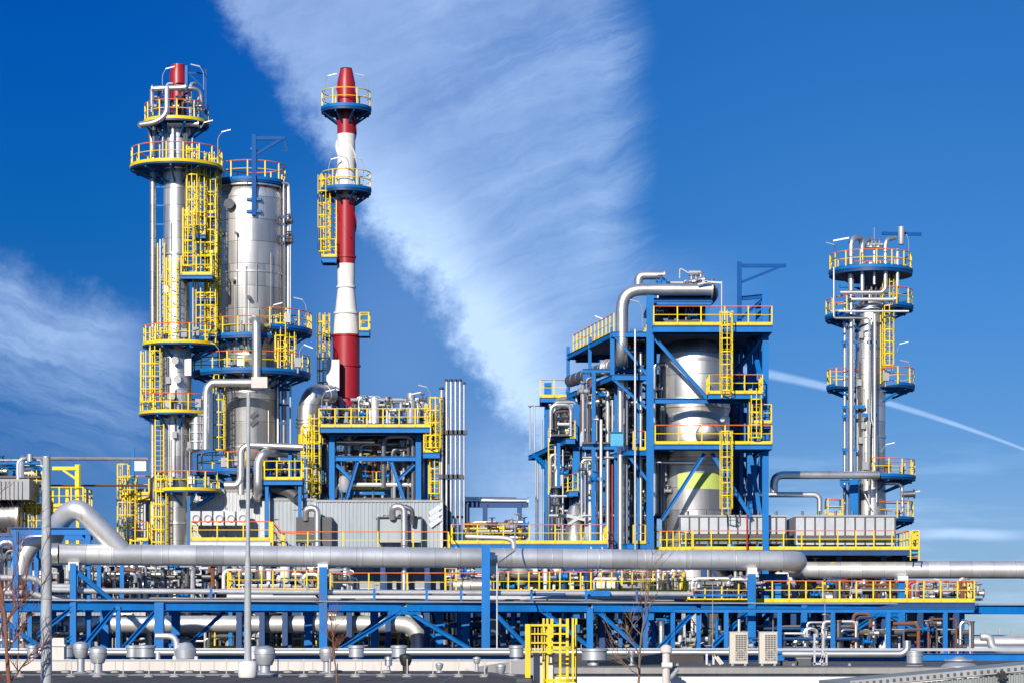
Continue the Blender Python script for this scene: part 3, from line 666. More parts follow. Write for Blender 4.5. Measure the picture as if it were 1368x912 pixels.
# big elbow duct left of it
T=thing('flue_elbow','fat silver elbow duct rising and bending right beside the furnace frame','duct',W(409,600,Y+1))
run(T,[(411,606,Y+1),(411,545,Y+1),(418,527,Y+1),(440,527,Y+2.5)],.62,'clad_big','duct',20,rad=1.5,step=1.1)
for py in (562,567,572): obj('bellows',MB().lathe((wx(411,Y+1),Y+1,wz(py,Y+1)),[(.6,0),(.74,.05),(.74,.12),(.6,.17)],24),'steel',T)
obj('yellow_collar',MB().lathe((wx(411,Y+1),Y+1,wz(600,Y+1)),[(.64,0),(.64,.9)],24),'yellow',T)
pipe('tie_pipe','silver pipe running level from the big vessel to the furnace elbow duct','pipe',[(360,597,151),(408,597,151.5)],.22,'steel')
manifold('vessel_foot_piping','crowd of silver and dark pipes between the big vessel foot and the furnace ladders','piping skid',350,404,606,668,147.2,150,13,22,7,7,1,frame_=2,mats=['steel','steel_dark','grey_dark','steel_pale','zinc','blue'])
manifold('furnace_side_piping','narrow cluster of pipes climbing beside the blue furnace frame under the elbow duct','piping skid',414,440,590,668,151.5,154,14,14,4,4,0,mats=['steel','steel_dark','zinc','grey'])
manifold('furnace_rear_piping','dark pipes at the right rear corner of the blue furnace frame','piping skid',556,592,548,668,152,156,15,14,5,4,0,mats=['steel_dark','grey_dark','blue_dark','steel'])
T=thing('valve_platform','small blue platform with yellow rail between the big vessel foot and the furnace','platform',(wx(378,146.6),147,0))
deck(T,wx(352,146),wx(404,146),146,147.2,wz(640,146),'flr',sp=.8,top='yellow'); obj('column',MB().hbar((wx(356,146),146.3,0),(wx(356,146),146.3,wz(645,146)),.2,.2,up=V((0,1,0))),'blue',T); obj('column',MB().hbar((wx(400,146),146.3,0),(wx(400,146),146.3,wz(645,146)),.2,.2,up=V((0,1,0))),'blue',T)
# bundle of tall vent pipes
for k,(px,pt,pb,r) in enumerate(((590,520,745,.1),(596.5,509,745,.08),(602.5,509,745,.08),(608.5,509,745,.08),(614.5,509,745,.08),(620,513,745,.06))):
    nm=['squat thick vent pipe at the left of the tall vent bundle','tall thin vent pipe second from the left in the bundle right of the furnace','tall thin vent pipe third from the left in the bundle right of the furnace','tall thin vent pipe fourth from the left in the bundle right of the furnace','tall thin vent pipe fifth from the left in the bundle right of the furnace','thin rightmost vent pipe of the bundle right of the furnace'][k]
    T=thing('vent_pipe',nm,'vent pipe',(wx(px,149.5),149.5,0),'tall vent pipes right of the furnace')
    obj('pipe_run',MB().tube([V((wx(px,149.5),149.5,0)),W(px,pt,149.5)],r,10),'steel' if k else 'zinc',T)
    obj('vent_tip',MB().tube([W(px,pt,149.5),W(px,pt-1.5,149.5),W(px,pt-3,149.5)],[r*1.5,r*1.5,r*1.1],10),'black',T)
    for py in (577,636) if k<5 else (577,): obj('clamp',MB().box(W(px,py,149.45),.38,.32,.25),'grey_dark',T)
T=thing('vent_support','dark blue steel mast carrying the bundle of tall vent pipes','steel mast',(wx(594,150.3),150.3,0))
colm(592,150.3,530,w=.25,mat='blue_dark'); colm(598,151,640,w=.6,mat='blue_dark')
for py in (577,636,690): obj('arm',MB().bar(W(590,py,150),W(621,py,150),.12,.16),'blue_dark',T)
# ================================================================ CLAD SHEDS behind the big pipe
clad_building('clad_shed','pale ribbed metal shed left of the dark boxy hood',352,421,668,147,153)
clad_building('clad_shed','long pale ribbed metal shed under the blue furnace frame',421,590,670,146,150)
clad_building('clad_shed','white ribbed metal shed at the foot of the big vessel',256,352,656,148.6,152,'cladding_white')
clad_building('clad_shed','narrow white clad stair tower left of the slender column',177,193,655,147.4,150,'cladding_white')
# dark box standing in for a cast shadow, & hoods
T=thing('exhaust_hood','dark boxy hood filling a cast shadow, with silver gooseneck pipe on the ribbed shed','hood',W(420,742,145.4))
obj('housing',MB().box(W(420,712,145.5),2.1,.8,1.9),'grey_dark',T)
run(T,[(424,742,144.9),(424,678,144.9),(408,678,144.9),(408,694,145.1)],.19,'steel','gooseneck',rad=.5)
for k in range(3): run(T,[(400+k*9,742,145.),(400+k*9,725,145.)],.12,'steel_dark')
T=thing('exhaust_hood','grey framed hood with silver gooseneck pipe and louvres on the ribbed shed','hood',W(540,742,145.4))
obj('housing',MB().box(W(535,707,145.6),2.6,.5,1.5),'cladding',T); obj('housing_frame',MB().bar(W(505,690,145.2),W(563,690,145.2),.07).bar(W(505,690,145.2),W(505,742,145.2),.07).bar(W(563,690,145.2),W(563,742,145.2),.07),'grey_dark',T)
run(T,[(540,800,144.8),(540,676,144.8),(524,676,144.8),(524,692,145.2)],.2,'steel','gooseneck',rad=.5); run(T,[(540,676,144.8),(551,680,144.8),(551,700,145)],.14,'steel_dark')
for k in range(3): obj('louvre_blade',MB().bar(W(574,686+k*8,145.85),W(588,676+k*8,145.85),.05,.3),'zinc',T)
for k,(px,lab) in enumerate(((487,'wide white louvre panel low on the ribbed shed, left of another like it'),(521,'wide white louvre panel low on the ribbed shed, right of another like it'),(560,'square white louvre panel low on the ribbed shed near its right corner'))):
    T=thing('louvre_panel',lab,'louvre',W(px,792,145.9)); obj('frame',MB().box(W(px,772,145.93),1.1 if k<2 else .7,.06,1.25),'cladding_white',T)
    m=MB()
    for i in range(9): m.box(W(px,762+i*2.6,145.88),1. if k<2 else .6,.05,.05)
    obj('louvre_blade',m,'grey',T)
T=thing('shed_door','grey steel door in the long ribbed shed behind the yellow ladder','door',W(583,792,145.9)); obj('door_leaf',MB().box(W(583,765,145.93),.8,.06,1.9),'grey',T); obj('handle',MB().box(W(579,768,145.88),.05,.05,.2),'steel_dark',T)
# row of white boxes and their rail
for k in range(5):
    T=thing('fan_box',['white boxy fan unit at the left end of the row beside the slender column', 'second white boxy fan unit from the slender column', 'middle white boxy fan unit of the row of five', 'fourth white boxy fan unit from the slender column', 'white boxy fan unit at the end of the row by the lamp pole'][k],'fan unit',W(262+k*15.5,702,147.3),'white fan units on the shed wall')
    obj('housing',MB().box(W(262+k*15.5,692,147.4),.58,.8,.85),'cladding_white',T); obj('grille',MB().ring(W(262+k*15.5,692,146.95),.2,(0,1,0),.03),'grey',T)
# ================================================================ REACTOR FRAME (right block)
Y=146.; Yb=155.; z=lambda py:wz(py,Y)
T=thing('reactor_tower','tall blue steel frame with yellow railed decks round the wide silver reactor','steel frame',(wx(945,Y),Y,0))
colm(868.5,Y,395,w=.42); colm(1022.5,Y,390,w=.36)
q=lambda px: 945+(px-945)*Y/Yb
colm(q(868.5),Yb,395,w=.4); colm(q(1022.5),Yb,400,w=.4); colm(q(985),Yb,440,w=.4); colm(q(1005),Yb-4,440,w=.3)
for py in (442,535,598): 
    h=.5 if py==442 else .3
    beam((872.5,py,Y),(1019,py,Y),.22,h); 
    zb_=z(py)
    for px in (868.5,1022.5): obj('beam',MB().hbar(V((wx(px,Y),Y+.2,zb_)),V((wx(px,Y),Yb-.2,zb_)),.2,h),'blue',T)
    obj('beam',MB().hbar(V((wx(868.5,Y)+.3,Yb,zb_)),V((wx(1022.5,Y)-.3,Yb,zb_)),.2,h),'blue',T)
for a,b in (((873,450,Y),(946,533,Y)),((1017,452,Y+.1),(985,494,Y+4)),((1004,452,Y+3),(1020,520,Y+.3)),((941,605,Y),(884,694,Y)),((951,605,Y),(1003,690,Y)),((1018,455,Yb),(990,540,Yb)),((990,455,Yb),(1018,540,Yb)),((1018,605,Yb),(992,700,Yb)),((1003,610,Y+4),(1016,690,Y+4)),((988,605,Yb),(1014,700,Yb))): brace(a,b,.24)
deck(T,wx(871,Y),wx(1030,Y),Y-1.,Yb+1,z(437),'flr',sp=1.3,thick=.35)
deck(T,wx(944,Y),wx(1017,Y),Y-1.2,Y+.7,z(531)+.15,'flr',sp=1.)
deck(T,wx(873,Y),wx(1030,Y),Y-.9,Y+2,z(594),'flr',sp=1.3)
deck(T,wx(1003,Y),wx(1030,Y),Y-.7,Y+2.,z(566),'fr',sp=.9,top='yellow'); 
lad=lambda px,pb,pt,dy,**k: ladder(T,W(px,pb,Y+dy),wz(pt,Y+dy),**k)
lad(970,531,437,-1.3,cage_from=.4); lad(970,688,596,-.9,cage_from=.4); lad(1009,594,540,-.6,cage_from=.4)
davit(T,988,434,350,1050,Y+.5,w=.25,hook=False,mat='blue_shaded')
beam((988,399,Y+.5),(1019,396,Y+.5),.2,.25,'blue_shaded'); brace((991,425,Y+.5),(1019,400,Y+.5),.18,'blue_shaded')
colm(1013,Y+1.5,392,434,w=.3)
# penthouse frame over the dome
for px,Yy in ((871,Y+1),(945,Y+1),(874,Yb-2),(940,Yb-2)): colm(px,Yy,405,438,w=.22)
beam((866,402,Y+1),(952,402,Y+1),.25,.3); beam((872,408,Yb-2),(940,408,Yb-2))
deck(T,wx(868,Y),wx(952,Y),Y+.8,Yb-2,z(399),'',thick=.2)
# vessel
Yv=149.4; sv=Yv/F; cx=wx(928,Yv); rv=47*sv; zv=lambda py:wz(py,Yv)
T=thing('reactor_vessel','wide silver reactor drum with pale lime band standing inside the blue frame','vessel',(cx,Yv,0))
shell(T,'shell',cx,Yv,[(rv*.93,0),(rv*.93,zv(560)),(rv,zv(548)),(rv,zv(478)),(rv*.97,zv(470)),(rv*.86,zv(462)),(rv*.6,zv(456)),(0,zv(453))],'clad_big',60)
obj('insulation_sleeve',MB().lathe((cx,Yv,0),[(rv*.93,zv(620)),(rv*.965,zv(618)),(rv*.965,zv(552)),(rv*.93,zv(549))],60),'clad',T)
for py,k in ((547,1.02),(537,1.03),(486,1.012),(622,.985)): obj('hoop',MB().lathe((cx,Yv,zv(py)),[(rv*k-.25,0),(rv*k,0),(rv*k,.16),(rv*k-.25,.16)],60),'clad',T)
obj('lime_band',MB().lathe((cx,Yv,0),[(rv*.935,zv(655)),(rv*.938,zv(655)),(rv*.938,zv(634)),(rv*.935,zv(634))],60,-125,-30),'lime',T)
obj('manhole',MB().tube([W(943,580,Yv-rv),W(944,580,Yv-rv-.5),W(944,580,Yv-rv-.5),W(944,580,Yv-rv-.58)],[.42,.42,.55,.55],20),'steel_dark',T)
for px,py in ((885,545),(897,600),(965,560)): obj('nozzle',MB().tube([W(px,py,Yv-rv*.8),W(px,py,Yv-rv-.3)],.14,10),'steel',T)
pipe('ring_pipe','thin silver pipe crossing the front of the lime banded reactor','pipe',[(872,617,Y+.6),(930,617,Y+.6)],.06,'steel')
# overhead pipes
def at(px,Yy,h): return (px,HZ-(h-CZ)*F/Yy,Yy)
pipe('overhead_pipe','large silver overhead pipe arching over the reactor frame and dropping down its left side','pipe',[(952,387,Y+.6),(831,387,Y+.6),(831,484,Y+.6),at(812,149.5,wz(484,146.6))],.36,'steel',rad=1.2,flange=1,step=1.3,n=20)
T=thing('overhead_elbow','silver elbow end hanging from the big overhead pipe above the reactor','pipe',W(950,402,Y+1)); run(T,[(950,384,Y+1),(953,394,Y+1.6),(947,402,Y+2.4),(935,404,Y+3)],.34,'steel_dark','pipe_run',16,rad=.3)
pipe('small_overhead_pipe','smaller silver loop pipe behind the big overhead pipe','pipe',[(853,385,Y+2),(853,368,Y+2),(888,368,Y+2)],.26,'steel',rad=.6,flange=1,n=16)
manifold('relief_valves','row of relief valves and spindly vents on top of the reactor frame','valve set',880,950,372,398,Y+1,Y+4,21,14,3,6,0,rr=(.03,.09))
manifold('penthouse_piping','dark pipes and valves between the reactor dome and its top platform','piping skid',878,940,410,436,Y+2,Y+6,22,9,4,5,1,mats=['steel_dark','grey_dark','steel','blue_dark'])
T=thing('lightning_mast','thin pale mast with a slanted tip above the right end of the overhead pipe','mast',W(964,437,Y))
obj('pole',MB().tube([W(964,437,Y),W(964,376,Y)],.05,6),'zinc',T); obj('arm',MB().bar(W(964,378,Y),W(938,376,Y),.1),'zinc',T); obj('arm',MB().bar(W(945,377,Y),W(932,380,Y),.1),'zinc',T)
T=thing('vent_instrument','slanted antenna like vent arm above the relief valves','vent',W(905,372,Y+2)); obj('arm',MB().tube(rnd([W(908,372,Y+2),W(908,358,Y+2),W(920,365,Y+2)],.2),.05,6).tube([W(920,365,Y+2),W(936,365,Y+2)],.16,8),'zinc',T)
# pair of side wings stepping back to the left
T=thing('pipe_tower','open blue steel pipe tower with stepped decks receding left of the reactor frame','steel frame',(wx(820,Y+6),Y+6,0))
def slopebeam(pts,w=.16,h=.28,mat='blue'):
    for a,b in zip(pts[:-1],pts[1:]): obj('beam',MB().hbar(W(*a),W(*b),w,h),mat,T)
def deckpoly(pts,th=.08,railpts=None,top='orange'):
    P=[W(*p) for p in pts]; zz=sum(p.z for p in P)/len(P)
    p=obj('platform',MB().prism([(q.x,q.y) for q in P],zz-th,zz),'blue_dark',T)
    for a,b in zip(P,P[1:]+P[:1]):
        a=V((a.x,a.y,zz-.18)); b=V((b.x,b.y,zz-.18)); obj('edge_beam',MB().hbar(a,b,.12,.3),'blue',p)
    if railpts: rail(p,[V((W(*q).x,W(*q).y,zz)) for q in railpts],sp=1.,top=top)
    return p
H1=wz(442,146); Ya=146.3; Yz=158.
def at(px,Yy,h): return (px,HZ-(h-CZ)*F/Yy,Yy)
deckpoly([at(864,Ya,H1),at(818,Ya,H1),at(757,Yz,H1),at(800,Yz,H1),at(864,Yz,H1)],railpts=[at(820,Ya+.2,H1),at(766,Yz-1,H1)])
rail_p=deckpoly([at(770,Yz,H1+.05),at(800,Yz+.5,H1+.05),at(800,Yz+2,H1+.05),at(770,Yz+2,H1+.05)],railpts=[at(770,Yz,H1),at(800,Yz+.5,H1)])
H2=wz(499,146); deckpoly([at(864,Ya,H2),at(818,Ya,H2),at(757,Yz,H2),at(800,Yz,H2)])
H3=wz(600,146); deckpoly([at(864,Ya,H3),at(838,Ya-.3,H3),at(800,152,H3),at(864,152,H3)],railpts=[at(862,Ya-.1,H3),at(846,Ya-.2,H3)])
H4=wz(725,146); deckpoly([at(864,Ya,H4),at(838,Ya,H4),at(812,149,H4),at(864,149,H4)],railpts=[at(862,Ya,H4),at(846,Ya-.1,H4)])
for px,Yy,pt,w in ((818,Ya+.3,437,.25),(788,152,450,.2),(759,Yz-.2,463,.22),(784,152.5,500,.5),(806,150,600,.5),(845,153,440,.3),(775,Yz,520,.3),(830,Yz,445,.3)):
    obj('column',MB().hbar(V((wx(px,Yy),Yy,0 if w>.22 and px!=818 else wz(560,Yy) if 0 else (0 if px in(784,806,845,775,830) else H2))),V((wx(px,Yy),Yy,wz(pt,Yy))),w,w,up=V((0,1,0))),'blue',T)
for a,b in (((757,522,Yz),(784,560,152.5)),((818,505,Ya),(864,545,Ya)),((838,606,Ya),(864,640,Ya)),((818,445,Ya),(864,500,Ya)),((806,620,150),(784,680,152.5)),((845,620,153),(806,700,150))): brace(a,b,.18)
flood(T,W(788,458,156),.8,1.6); flood(T,W(858,438,Ya),-.5,1.4)
T=thing('left_wing_tower','low blue steel tower at the left end of the right block, open to the sky','steel frame',(wx(745,158),158,0))
Yg=152.; Yh=166.
H5=wz(585,Yg); deckpoly([at(768,Yg,H5),at(756,Yg,H5),at(706,Yh,H5),at(730,Yh,H5),at(775,158,H5)],railpts=[at(768,Yg+.1,H5),at(752,155,H5)])
H6=wz(655,Yg); deckpoly([at(772,Yg,H6),at(760,Yg,H6),at(732,Yh-4,H6),at(772,Yh-4,H6)],railpts=[at(772,Yg+.1,H6),at(752,155,H6)])
H7=wz(530,160); deckpoly([at(722,160,H7),at(758,160,H7),at(758,163,H7),at(722,163,H7)],railpts=[at(722,163,H7),at(722,160,H7),at(758,160,H7)])
for px,Yy,pt,w in ((732.5,161,511,.42),(729,165,511,.2),(770,Yg+1,540,.4),(759,157,600,.3),(752,162,560,.6)): 
    obj('column',MB().hbar(V((wx(px,Yy),Yy,0)),W(px,pt,Yy),w,w,up=V((0,1,0))),'blue',T)
obj('beam',MB().hbar(W(716,608,162),W(732,625,161),.15,.2),'blue',T); brace((712,606,163),(732,630,161),.15); brace((770,600,Yg+1),(757,645,157),.15)
lad2=ladder(T,W(737,660,156),wz(590,156),w=.4,cage=False)
obj('lamp_post',MB().tube([W(708,600,Yh-1),W(708,542,Yh-1)],.05,6).tube([W(714,602,Yh-2),W(714,542,Yh-2)],.05,6).tube([W(706,542,Yh-1),W(728,542,Yh-3)],.05,6),'zinc',T)
for px,pt,pb in ((716,610,745),(718.5,610,745)): run(T,[(px,pb,163),(px,pt,163)],.05,'zinc')
# labelled vertical pipes of the right block
Q=[('thick pale riser',812,520,745,.15,149,'steel','pale silver riser with an elbow top just left of the cyan panel'),
('x',829,502,790,.19,147.2,'steel','thick silver riser below the end of the big overhead pipe'),
('x',836.5,505,745,.11,147.8,'zinc','grey riser touching the right side of the thickest silver riser'),
('x',848.5,440,800,.065,145.5,'steel','thin bright riser running past all decks beside the left column of the reactor frame'),
('x',791,530,745,.07,150,'steel','thin silver riser left of the blue column under the pipe tower'),
('x',770,520,700,.07,156,'steel','thin riser at the left corner of the pipe tower'),
('x',773,540,700,.055,155.5,'zinc','very thin twin riser beside the corner of the pipe tower'),
('x',777,520,700,.055,155,'steel_pale','very thin pale riser behind the corner of the pipe tower'),
('x',799,560,745,.06,149.5,'steel_dark','thin dark riser between the blue columns of the pipe tower'),
('x',856,470,745,.09,148,'steel','silver riser just behind the tall left column of the reactor frame'),
('x',803,560,745,.1,148.5,'steel_pale','pale riser between the two blue columns of the pipe tower'),
('x',782,600,745,.06,150.5,'zinc','thin grey riser close beside the blue column at the left of the pipe tower'),
('x',752,600,745,.06,154,'steel','thin silver riser in front of the low left tower column'),
('x',724,560,745,.05,163,'zinc','thin far riser at the left edge of the low left tower'),
('x',818,620,745,.05,147,'redpipe','thin red fire water riser at the foot of the pipe tower')]
for _,px,pt,pb,r,Yy,m_,lab in Q:
    pts=[V((wx(px,Yy),Yy,0)),W(px,pt,Yy)]
    if px==812: pts.append(W(px+6,pt-2,Yy+1.5))
    pipe('riser_pipe',lab,'pipe',pts,r,m_,'risers of the right block',rad=.4,step=2.2 if r>.1 else 0,flange=0)
pipe('sloping_header','large dark header pipe running back along the upper deck of the pipe tower','pipe',[at(813.5,149.3,wz(484,146.6)),at(762,157.,wz(484,146.6))],.39,'steel_dark',step=1.2,n=18)
pipe('gooseneck_pipe','silver gooseneck pipe arching at the top of the low left tower','pipe',[(741,745,160),(741,534,160),(764,533,159)],.2,'steel',rad=.8,step=2)
pipe('gooseneck_pipe','shorter silver gooseneck pipe inside the lower bay of the low left tower','pipe',[(741,745,155),(744,623,155),(766,623,155)],.2,'steel',rad=.6)
pipe('riser_pipe','grey riser at the back of the low left tower','pipe',[(748,745,158),(748,560,158)],.12,'zinc')
T=thing('insulated_valve','shiny foil wrapped valve in the lower left tower','valve',W(768,745,151)); obj('body',MB().lathe((wx(768,151),151,wz(745,151)),[(.1,0),(.55,.3),(.7,1.2),(.45,2.2),(.6,2.6),(.3,3.2),(0,3.3)],14),'steel',T); obj('arm',MB().bar(W(757,688,150.5),W(784,694,150.5),.14,.2),'zinc',T); obj('arm',MB().bar(W(759,700,150.5),W(782,685,150.5),.12,.18),'zinc',T)
T=thing('cyan_panel','pale cyan rectangular panel on the risers left of the reactor frame','panel',W(824,596,146.2)); obj('board',MB().box(W(824,586,146.3),.75,.06,.85),'cyan',T); obj('frame',MB().bar(W(815.5,595.5,146.2),W(832.5,595.5,146.2),.07).bar(W(815.5,576.5,146.2),W(832.5,576.5,146.2),.07),'blue',T)
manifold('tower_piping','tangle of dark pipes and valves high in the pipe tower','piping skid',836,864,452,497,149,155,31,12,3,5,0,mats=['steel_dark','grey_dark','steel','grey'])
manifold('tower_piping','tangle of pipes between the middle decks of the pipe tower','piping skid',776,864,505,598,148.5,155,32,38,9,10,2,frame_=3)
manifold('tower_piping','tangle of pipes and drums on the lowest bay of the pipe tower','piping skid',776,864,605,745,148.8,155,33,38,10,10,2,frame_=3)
manifold('wing_piping','small silver pipes in the upper bay of the low left tower','piping skid',735,775,540,588,153,160,34,12,5,4,1)
manifold('wing_piping','small silver pipes in the lower bay of the low left tower','piping skid',735,775,592,655,154,160,35,12,5,4,1,frame_=2)
manifold('wing_piping','foil wrapped pipes at the foot of the low left tower','piping skid',733,790,660,735,152,158,36,16,5,6,2,mats=['steel','steel_pale','zinc','steel_dark'])
for xx_ in (880,893): pass
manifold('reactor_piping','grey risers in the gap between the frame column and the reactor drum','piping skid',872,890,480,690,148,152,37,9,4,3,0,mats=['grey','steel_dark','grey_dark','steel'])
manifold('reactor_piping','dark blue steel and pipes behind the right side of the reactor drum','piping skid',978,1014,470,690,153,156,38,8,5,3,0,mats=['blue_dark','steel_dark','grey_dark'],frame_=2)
# ================================================================ RIGHT COLUMN
Y=158.; s=Y/F; cx=wx(1163,Y); z=lambda py:wz(py,Y); rr=19.5*s
T=thing('absorber_column','silver column with crown of looping pipes at the right of the plant','column',(cx,Y,0))
shell(T,'shell',cx,Y,[(rr*1.05,0),(rr*1.05,z(690)),(rr,z(600)),(rr,z(415)),(rr*.8,z(404)),(rr*.55,z(398)),(rr*.55,z(352)),(0,z(350))],'clad',40)
for py in (412,452,585,690): obj('flange_ring',MB().lathe((cx,Y,z(py)),[(rr-.05,0),(rr+.06,0),(rr+.06,.14),(rr-.05,.14)],36),'steel',T)
obj('support_cone',MB().lathe((cx,Y,0),[(rr*.9,z(386)),(rr*1.1,z(384)),(53*s,z(361)),(53*s,z(360)),(rr,z(360))],36,0,360),'blue_dark',T)
ring_platform(T,cx,Y,wz(356,Y-2.5),55*s,rr*.5,brk=0,toe='blue',thick=.26,deck='blue_dark')
rp=lambda a0,a1,py,ro: ring_platform(T,cx,Y,wz(py,Y-1.5),ro*s,rr,a0,a1,toe='blue',thick=.2,deck='blue_dark',brk=3)
rp(-60,40,408,56); rp(-210,-130,420,60); rp(-60,40,514,58); rp(-200,-150,514,58); rp(-95,30,636,59); rp(-60,30,692,57)
deck(T,wx(1104,Y-1),wx(1126,Y-1),Y-1.4,Y,z(690),'flb',thick=.2)
# looping pipes
run(T,[(1137,690,Y-rr-.2),(1137,319,Y-rr-.2),(1152,317,Y-.4),(1152,350,Y-.2)],.2,'steel',rad=.7,step=2.4,n=14)
run(T,[(1128.5,690,Y-.6),(1128.5,405,Y-.6)],.11,'steel',step=3)
run(T,[(1152,390,Y-1.9),(1152,322,Y-1.9),(1164,320,Y-1)],.13,'steel',rad=.5); run(T,[(1168,380,Y-1.9),(1168,335,Y-1.9)],.1,'steel')
run(T,[(1122,391,Y-2.1),(1178,391,Y-2.1),(1183,386,Y-2.1),(1183,320,Y-2.1),(1196,318,Y-1.6)],.14,'steel',rad=.5); run(T,[(1137,400,Y-2),(1199,400,Y-2),(1199,333,Y-2)],.11,'steel_pale',rad=.3)
run(T,[(1120,416,Y-2.2),(1214,416,Y-2.2)],.07,'steel_pale'); run(T,[(1114,357,Y-2.4),(1114,425,Y-2.4),(1161,425,Y-2.2),(1161,690,Y-1.2)],.07,'steel',rad=.15); run(T,[(1168.5,416,Y-2.),(1168.5,650,Y-1.6)],.09,'steel_pale')
run(T,[(1164,425,Y-1.4),(1164,560,Y-1.4),(1171,580,Y-1.4),(1171,670,Y-1.4)],.07,'steel')
for k in range(5): obj('hanger_pipe',MB().tube([W(1150+k*7,362,Y-.8),W(1152+k*6,398,Y-.8)],.08,6),'steel_dark',T)
for k in range(4): valve(T,W(1160+k*5,330-3*(k%2),Y-1.4),.15,'grey' if k%2 else 'steel')
obj('pipe_guide',MB().bar(W(1122,382,Y-1.1),W(1150,382,Y-1.1),.3,.2),'blue',T)
for py in (543,457,555,600): obj('pipe_guide',MB().bar(W(1125,py,Y-1.1),W(1156 if py==543 else 1145,py,Y-1.1),.14,.2),'blue',T)
obj('pipe_guide',MB().bar(W(1152,554,Y-1.35),W(1172,554,Y-1.35),.12,.25),'blue',T); obj('pipe_guide',MB().bar(W(1158,457,Y-1.5),W(1173,457,Y-1.5),.12,.2),'blue',T)
obj('blue_beam',MB().bar(W(1178,312,Y-.4),W(1231,313,Y-.4),.15,.2),'blue_shaded',T); obj('vent_box',MB().lathe((wx(1204,Y-1),Y-1,z(330)),[(.18,0),(.2,.15),(.22,1.1),(.15,1.15),(0,1.15)],14),'zinc',T); obj('lightning_tip',MB().tube([W(1168,335,Y),W(1168,304,Y)],.03,5),'zinc',T)
flood(T,W(1117,345,Y-2.4),-.3,.6,'grey_dark'); 
obj('lamp_head',MB().bar(W(1113,322,Y-1.6),W(1134,318,Y-1.6),.13,.1),'steel_pale',T)
flood(T,W(1214,352,Y-.6),-.3,1.7); flood(T,W(1199,470,Y-1.),.3,.2); flood(T,W(1216,512,Y-.6),-.3,1.2); flood(T,W(1178,604,Y-1.6),.6,.2); flood(T,W(1213,688,Y-1),.5,1.3)
g_=random.Random(4)
for k in range(12):
    a_=R(g_.uniform(-160,-20)); pa=g_.uniform(430,600); pb=min(688,pa+g_.uniform(50,150)); px=1163+(rr+.07)*math.cos(a_)/s; yy=Y+(rr+.07)*math.sin(a_)
    run(T,[(px,pa,yy),(px,pb,yy)],g_.choice((.03,.04,.06)),g_.choice(('steel_dark','zinc','grey_dark','steel')),'conduit',n=6)
    if k%3==0: obj('junction_box',MB().box(W(px,pa,yy-.1),.28,.18,.4),'grey',T)
ladder(T,W(1186,497,Y-1.),wz(388,Y-1.),cage_from=.4); ladder(T,W(1180,512,Y-.9),wz(440,Y-.9),cage=False,w=.35)
for px,py in ((1156,622),(1183,503),(1186,624),(1206,628),(1201,686)): obj('instrument',MB().box(W(px,py,Y-1.5),.4,.3,.5).tube([W(px,py+13,Y-1.5),W(px,py,Y-1.5)],.05,6),rng.choice(['rust','steel','grey']),T)
obj('pipe_shield',MB().bar(W(1150,650,Y-1.2),W(1163,678,Y-1.2),.6,.06),'steel_pale',T)
T=thing('column_support','short blue bracketed steel post at the foot of the right column','steel post',(wx(1140,Y-1.4),Y-1.4,0)); colm(1140,Y-1.4,640,w=.55)
beam((1122,642,Y-1.4),(1150,642,Y-1.4),.2,.22); brace((1123,645,Y-1.45),(1134,660,Y-1.45),.16)
pipe('crossover_pipe','silver pipe running left from the right column and elbowing down to the reactor','pipe',[(1174,634,Y-3),(1034,634,Y-4),(1034,660,Y-4)],.25,'steel',rad=.9,step=1.6)
pipe('crossover_pipe','lower silver pipe with both ends bent down onto the two air coolers','pipe',[(958,690,Y-4.5),(958,660,Y-4.5),(1095,660,Y-4.5),(1095,686,Y-4.5)],.17,'steel',rad=.4,step=1.6)
pipe('outlet_pipe','dark bent outlet pipe at the right foot of the right column','pipe',[(1178,645,Y-1.3),(1205,645,Y-1.3),(1206,690,Y-1.3)],.12,'steel'); pipe('outlet_pipe','short fat stub pipe above the lowest right gallery','pipe',[(1204,660,Y-1.2),(1222,659,Y-1.2)],.2,'steel_dark',flange=1)
# ================================================================ AIR COOLERS on their deck
Y=146.; z=lambda py:wz(py,Y)
T=thing('cooler_deck','long yellow railed deck carrying two grey air coolers','deck',(wx(1050,Y),Y+3,0))
zc=z(733)
deck(T,wx(925,Y),wx(1217,Y),Y,Y+10,zc,'fr',deckm='concrete',fas='blue_dark',sp=1.1,thick=.3,name='platform')
pq=[V((wx(924.5,Y),Y+.02,zc-.01)),V((wx(874,Y+1),Y+.95,zc-.01)),V((wx(874,Y+1),Y+1.6,zc-.01)),V((wx(924.5,Y),Y+1.3,zc-.01))]
pp=obj('platform',MB().prism([(q.x,q.y) for q in pq][::-1],zc-.3,zc-.01),'blue_dark',T); rail(pp,[pq[2],pq[1],pq[0]],sp=.42)
deck(T,wx(1216.5,Y),wx(1228,Y),Y-.2,Y+2.2,zc-.01,'fr',sp=.6,top='yellow')
ladder(T,W(1222,748,Y-.3),zc,cage=False)
for px in (940,1000,1060,1120,1180,1208): colm(px,Y+1,738,w=.3,mat='blue_dark')
for px in (930,1000,1075,1150,1205): colm(px,Y+9,738,w=.3,mat='blue_dark')
for k in range(5): brace((940+k*60,742,Y+1),(962+k*60,775,Y+1),.14,'blue_dark')
